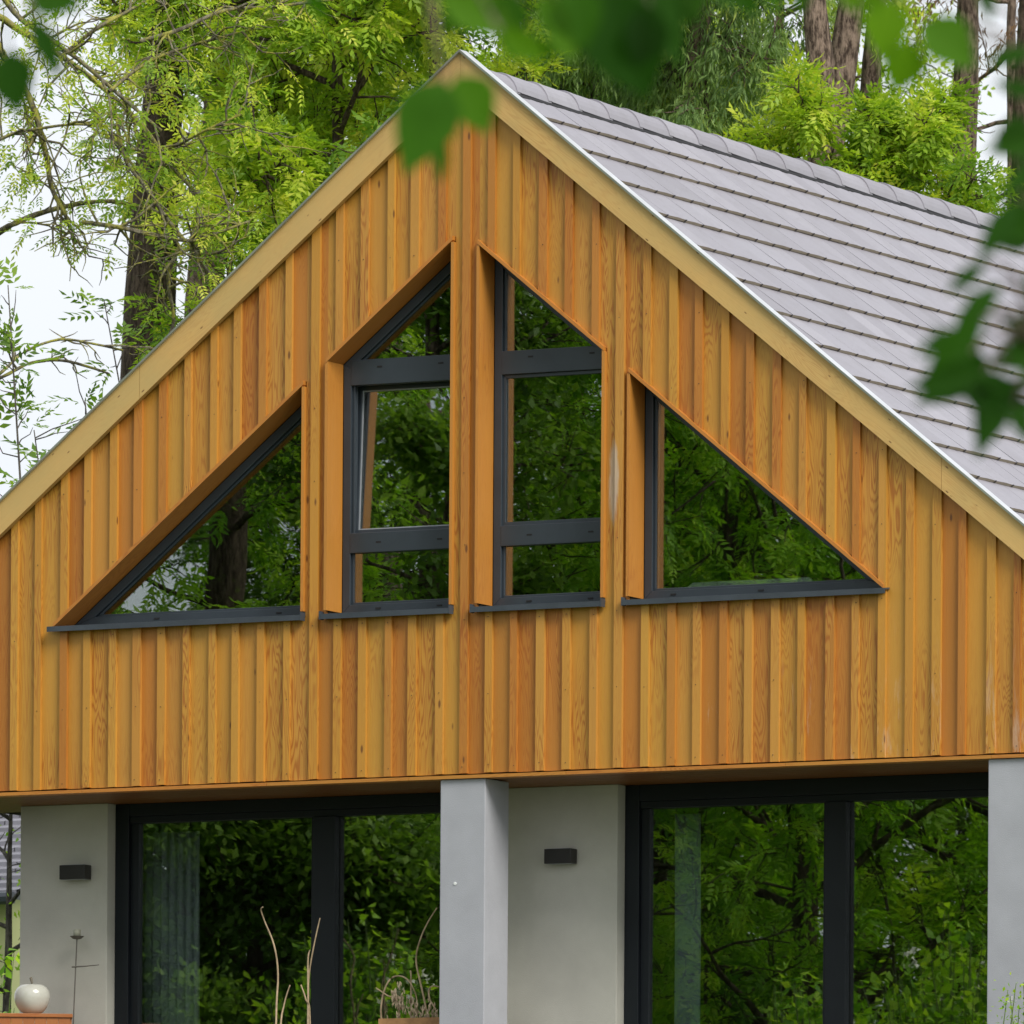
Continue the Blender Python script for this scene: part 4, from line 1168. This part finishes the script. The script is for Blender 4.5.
# ================================================================ near tree, out of focus
def near_tree():
    D = 10.8; rng = np.random.default_rng(5)
    root = empty('linden_tree', 'near out-of-focus tree whose dark green leaves hang into the top and right of the view', 'tree')
    b0 = PT(2700, 1400, 12.2); g = ground_z(b0[0], b0[1]); b0 = np.array([b0[0], b0[1], g])
    tp = [b0 + np.array([0, 0, h]) + (rng.normal(0, .03, 3) if h else 0) for h in (0, .8, 1.6, 2.6, 3.6, 4.6, 5.6, 6.6)]
    m = MB(); m.tube(tp, [.17, .14, .13, .12, .10, .085, .06, .03], 14); m.build('trunk', M['barkgrey'], root, smooth=True)
    br = MB(); LV = []; LF = []; LG = []
    def smooth(pts, n=6):
        out = []
        for i in range(len(pts) - 1):
            pm = pts[max(i - 1, 0)]; a = pts[i]; b = pts[i + 1]; c = pts[min(i + 2, len(pts) - 1)]
            for t in np.linspace(0, 1, n)[:-1]:
                out.append(.5 * ((2 * a) + (b - pm) * t + (2 * pm - 5 * a + 4 * b - c) * t * t + (3 * a - pm - 3 * b + c) * t ** 3))
        return out + [pts[-1]]
    def branch(uvd, r):
        pts = smooth([PT(*q) if len(q) == 3 else np.array(q[:3]) for q in uvd]); n = len(pts)
        br.tube(pts, [r * (1 - .7 * i / n) for i in range(n)], 7, cap=False); return pts
    top_z = tp[4]
    B1 = smooth([top_z, PT(2100, -500, 11.6), PT(1500, -420, 11.2), PT(1000, -260, 10.9), PT(700, -200, 10.8), PT(400, -170, 10.7), PT(60, -190, 10.6), PT(-150, -150, 10.6)]); n = len(B1)
    br.tube(B1, [.035 * (1 - .8 * i / n) + .003 for i in range(n)], 7, cap=False)
    B2 = smooth([tp[3], PT(2100, -260, 11.4), PT(1500, -160, 11.0), PT(1180, -60, 10.8), PT(1075, 100, 10.8), PT(1050, 260, 10.8), PT(1040, 360, 10.8)]); n = len(B2)
    br.tube(B2, [.028 * (1 - .8 * i / n) + .002 for i in range(n)], 7, cap=False)
    allb = B1 + B2
    # outlines, unit length along +x, width in y
    OV = [(0, 0), (.12, .12), (.3, .215), (.5, .225), (.72, .15), (.88, .06), (1, 0), (.88, -.06), (.72, -.15), (.5, -.225), (.3, -.215), (.12, -.12)]
    OW = [(x, y * 1.5) for x, y in OV]
    PM = [(0, 0), (.04, .12), (-.05, .46), (.20, .20), (.36, .60), (.42, .20), (.60, .17), (1, 0), (.60, -.17), (.42, -.20), (.36, -.60), (.20, -.20), (-.05, -.46), (.04, -.12)]
    NR = [(0, 0), (.15, .10), (.4, .17), (.7, .12), (1, 0), (.7, -.12), (.4, -.17), (.15, -.10)]
    def leaf(u, v, ang, L, D_, rnd, shape=OV, tilt=None, anchor=True):
        """leaf base at pixel (u,v), pointing ang degrees (0=right, 90=down), L in px at depth D_"""
        P = PT(u, v, D_); s = L / (F / D_); a = math.radians(ang)
        tl = rng.uniform(-.5, .5) if tilt is None else tilt
        X = norm(RT * math.cos(a) - UPV * math.sin(a) + FW * tl * .6); Y = norm(np.cross(X, FW + RT * rng.uniform(-.4, .4)))
        N = np.cross(X, Y); o = len(LV)
        for (x, y) in shape:
            LV.append(P + s * (X * x + Y * y * 1.15 + N * (abs(y) * .35 - x * x * .18))); LG.append((0, 0, rnd))
        LV.append(P + s * X * .5 - N * s * .04); LG.append((0, 0, rnd)); c = len(LV) - 1; k = len(shape)
        for i in range(k): LF.append((c, o + i, o + (i + 1) % k))
        if anchor:
            q = min(allb, key=lambda b: np.linalg.norm((b - P)) )
            mid = (P + q) / 2 + np.array([0, 0, .03])
            br.tube(smooth([q, mid, P], 4), [.004, .0035, .003, .0028, .0022, .002, .0018][:7], 4, cap=False)
    L_ = [ # u v ang L D rnd shape
        (10, 50, 84, 66, 10.9, .1, OW), (28, -12, 20, 58, 10.7, .25, OW), (30, 15, 62, 75, 9.9, .05, NR), (300, -20, 55, 52, 10.8, .5, NR), (60, -30, 40, 40, 10.8, .2, OV),
        (444, 80, 112, 106, 10.5, .50, [(x, y * 1.2) for x, y in OV]), (456, 76, 58, 66, 10.8, .6, OW), (443, 138, 95, 46, 10.6, .4, NR), (440, -5, 25, 90, 10.4, .65, OV),
        (490, -14, 70, 58, 10.6, .45, OV), (515, -8, 105, 52, 10.4, .3, OW), (540, -5, 60, 60, 10.5, .6, OV), (570, -15, 75, 66, 10.5, .35, OW), (548, 24, 50, 48, 10.6, .7, OV), (470, -10, 120, 56, 10.6, .3, OV), (505, 24, 75, 42, 10.6, .5, OV), (590, 20, 120, 44, 10.6, .2, OV), (530, 40, 20, 40, 10.6, .55, NR),
        (600, -40, 85, 120, 10.8, .1, OW), (612, -8, 72, 112, 10.6, .05, OW), (640, -15, 60, 90, 10.7, .1, OV), (650, 6, 100, 62, 10.6, .0, OW), (672, -20, 60, 56, 10.6, .1, OV), (700, -30, 100, 56, 10.6, .3, OV), (712, -18, 40, 44, 10.7, .2, OV), (800, -30, 90, 46, 10.7, .4, OV), (728, -35, 60, 62, 10.8, .2, OV), (500, 30, 30, 60, 10.2, .7, OV), (430, -45, 70, 60, 10.5, .6, OV),
        (765, -40, 75, 55, 10.6, .5, OV), (860, -40, 70, 60, 10.6, .75, OV), (890, -2, 98, 62, 10.7, .9, OW), (912, 40, 108, 58, 10.7, .85, OW), (922, 22, 38, 70, 10.7, .6, OW), (840, -20, 60, 40, 10.6, .8, OV), (985, -25, 85, 50, 10.7, .3, NR),
        (1035, 50, 165, 55, 10.5, .15, NR), (1040, 95, 195, 50, 10.4, .1, NR), (1030, 120, 150, 44, 10.6, .1, OV), (1036, 150, 110, 46, 10.7, .05, OV), (1020, 215, 150, 46, 10.6, .05, NR), (1036, 240, 175, 44, 10.7, .1, OV), (985, 262, 140, 50, 10.2, .1, NR), (1042, 300, 110, 48, 10.7, .2, OV), (960, 330, 150, 52, 9.9, .1, NR), (1040, 135, 160, 58, 10.6, .2, OV), (1030, 165, 130, 50, 10.3, .15, NR), (1044, 190, 130, 58, 10.4, .25, OV),
        (1046, 225, 170, 50, 10.6, .2, OV), (1040, 262, 100, 45, 10.7, .2, OV), (1020, 200, 125, 75, 10.2, .1, NR), (1000, 285, 135, 70, 10.0, .15, NR), (985, 320, 140, 80, 9.6, .2, NR),
        (990, 362, 152, 88, 10.7, .12, PM), (998, 372, 100, 92, 10.8, .08, PM), (1010, 340, 60, 48, 10.6, .2, OV), (972, 352, 178, 40, 10.6, .15, OV), (1015, 405, 70, 42, 10.7, .1, OV), (1045, 345, 160, 60, 10.8, .2, OV), (1050, 330, 190, 50, 10.6, .15, OV), (985, 372, 170, 80, 10.6, .15, NR)]
    for (u, v, a, L, D_, r, sh_) in L_: leaf(u, v, a, L, D_, r, sh_)
    for k in range(70):      # leaves above and beside the view on the same boughs
        b = allb[rng.integers(6, len(allb))]; d = b - CAM; dz = d @ FW; u = 512 + F * (d @ RT) / dz; v = YP - F * d[2] / dz
        if v < -70 or u > 1120:
            uu, vv = u + rng.normal(0, 30), v + rng.uniform(-60, 20)
            if vv > -90 and uu < 1120: continue
            leaf(uu, vv, rng.uniform(30, 150) if vv < -170 or uu > 1180 else rng.uniform(-150, -30), rng.uniform(50, 85), dz + rng.normal(0, .15), rng.random(), OV, anchor=True)
    # upper crown
    AP = []; AD = []
    for k in range(22):
        t = rng.uniform(4.4, 7.0); i = min(int(t), 6); p = tp[i] + (tp[min(i + 1, 7)] - tp[i]) * (t - i)
        an = rng.uniform(-1.2, 1.6); d = RT * abs(math.cos(an)) * .8 + FW * math.sin(an) * .7 + UPV * .7
        pts, e = wander(p, d, rng.uniform(.7, 1.8), 5, rng, .15, .05); br.tube(pts, [.02, .017, .013, .010, .006, .003], 5, cap=False)
        for q in range(14):
            j = rng.integers(1, 6); AP.append(pts[j] + rng.normal(0, .14, 3)); AD.append(e + rng.normal(0, .6, 3))
    br.build('limbs', M['barkgrey'], root, smooth=True)
    me = bpy.data.meshes.new('leaves'); me.from_pydata([tuple(q) for q in LV], [], LF)
    at = me.attributes.new('gc', 'FLOAT_VECTOR', 'POINT'); at.data.foreach_set('vector', np.array(LG, dtype=np.float32).ravel())
    me.materials.append(M['fg']); me.polygons.foreach_set('use_smooth', [True] * len(me.polygons)); o = bpy.data.objects.new('leaves', me); COL.objects.link(o); o.parent = root
    V, Fq, G = merge(simple_leaves(np.array(AP), norm(np.array(AD)), rng, 5, .09, .1))
    np_mesh('crown', V, Fq, G, M['fg'], root)
    settle(root, tuple(b0))
near_tree()

# ================================================================ light
SUN_EL, SUN_AZ = math.radians(40), math.radians(62)     # azimuth measured from -y (front) towards +x
w = bpy.data.worlds.new('World'); scene.world = w; w.use_nodes = True; nt = w.node_tree; nt.nodes.clear()
out = nt.nodes.new('ShaderNodeOutputWorld')
sky = nt.nodes.new('ShaderNodeTexSky'); sky.sky_type = 'NISHITA'; sky.sun_disc = False; sky.sun_elevation = SUN_EL
sdir = Vector((math.sin(SUN_AZ) * math.cos(SUN_EL), -math.cos(SUN_AZ) * math.cos(SUN_EL), math.sin(SUN_EL)))
sky.sun_rotation = math.atan2(sdir.x, sdir.y); sky.air_density = 1.0; sky.dust_density = 2.0
bg1 = nt.nodes.new('ShaderNodeBackground'); bg1.inputs[1].default_value = .10; nt.links.new(sky.outputs[0], bg1.inputs[0])
tc = nt.nodes.new('ShaderNodeTexCoord'); no = nt.nodes.new('ShaderNodeTexNoise'); no.inputs['Scale'].default_value = 3.2; no.inputs['Detail'].default_value = 6
nt.links.new(tc.outputs['Generated'], no.inputs['Vector'])
rp = nt.nodes.new('ShaderNodeValToRGB'); rp.color_ramp.elements[0].position = .3; rp.color_ramp.elements[0].color = (.90, .96, 1.06, 1)
rp.color_ramp.elements[1].position = .65; rp.color_ramp.elements[1].color = (1.20, 1.22, 1.25, 1); nt.links.new(no.outputs[0], rp.inputs[0])
bg2 = nt.nodes.new('ShaderNodeBackground'); bg2.inputs[1].default_value = 1.0; nt.links.new(rp.outputs[0], bg2.inputs[0])
mx = nt.nodes.new('ShaderNodeMixShader'); mx.inputs[0].default_value = .85
nt.links.new(bg1.outputs[0], mx.inputs[1]); nt.links.new(bg2.outputs[0], mx.inputs[2]); nt.links.new(mx.outputs[0], out.inputs[0])
sl = bpy.data.lights.new('sun', 'SUN'); sl.energy = 3.7; sl.angle = math.radians(26); sl.color = (1.0, .95, .87)
so = bpy.data.objects.new('sun', sl); COL.objects.link(so); so.rotation_euler = sdir.to_track_quat('Z', 'Y').to_euler()

# ================================================================ camera
cam = bpy.data.cameras.new('camera'); co = bpy.data.objects.new('camera', cam); COL.objects.link(co)
cam.sensor_width = 36; cam.lens = F / 1024 * 36; cam.shift_y = (YP - 512) / 1024; cam.shift_x = 0
cam.clip_end = 3000; cam.clip_start = .1
from mathutils import Matrix
xr = CR * RT + SR * UPV; yu = -SR * RT + CR * UPV; zb = -FW
Mx = Matrix([[xr[0], yu[0], zb[0], CAM[0]], [xr[1], yu[1], zb[1], CAM[1]], [xr[2], yu[2], zb[2], CAM[2]], [0, 0, 0, 1]])
co.matrix_world = Mx
cam.dof.use_dof = True; cam.dof.focus_distance = Z0; cam.dof.aperture_fstop = 17
scene.camera = co
scene.view_settings.view_transform = 'Standard'; scene.view_settings.look = 'None'; scene.view_settings.gamma = 1; scene.view_settings.exposure = -.1
scene.cycles.transparent_max_bounces = 24; scene.cycles.max_bounces = 8
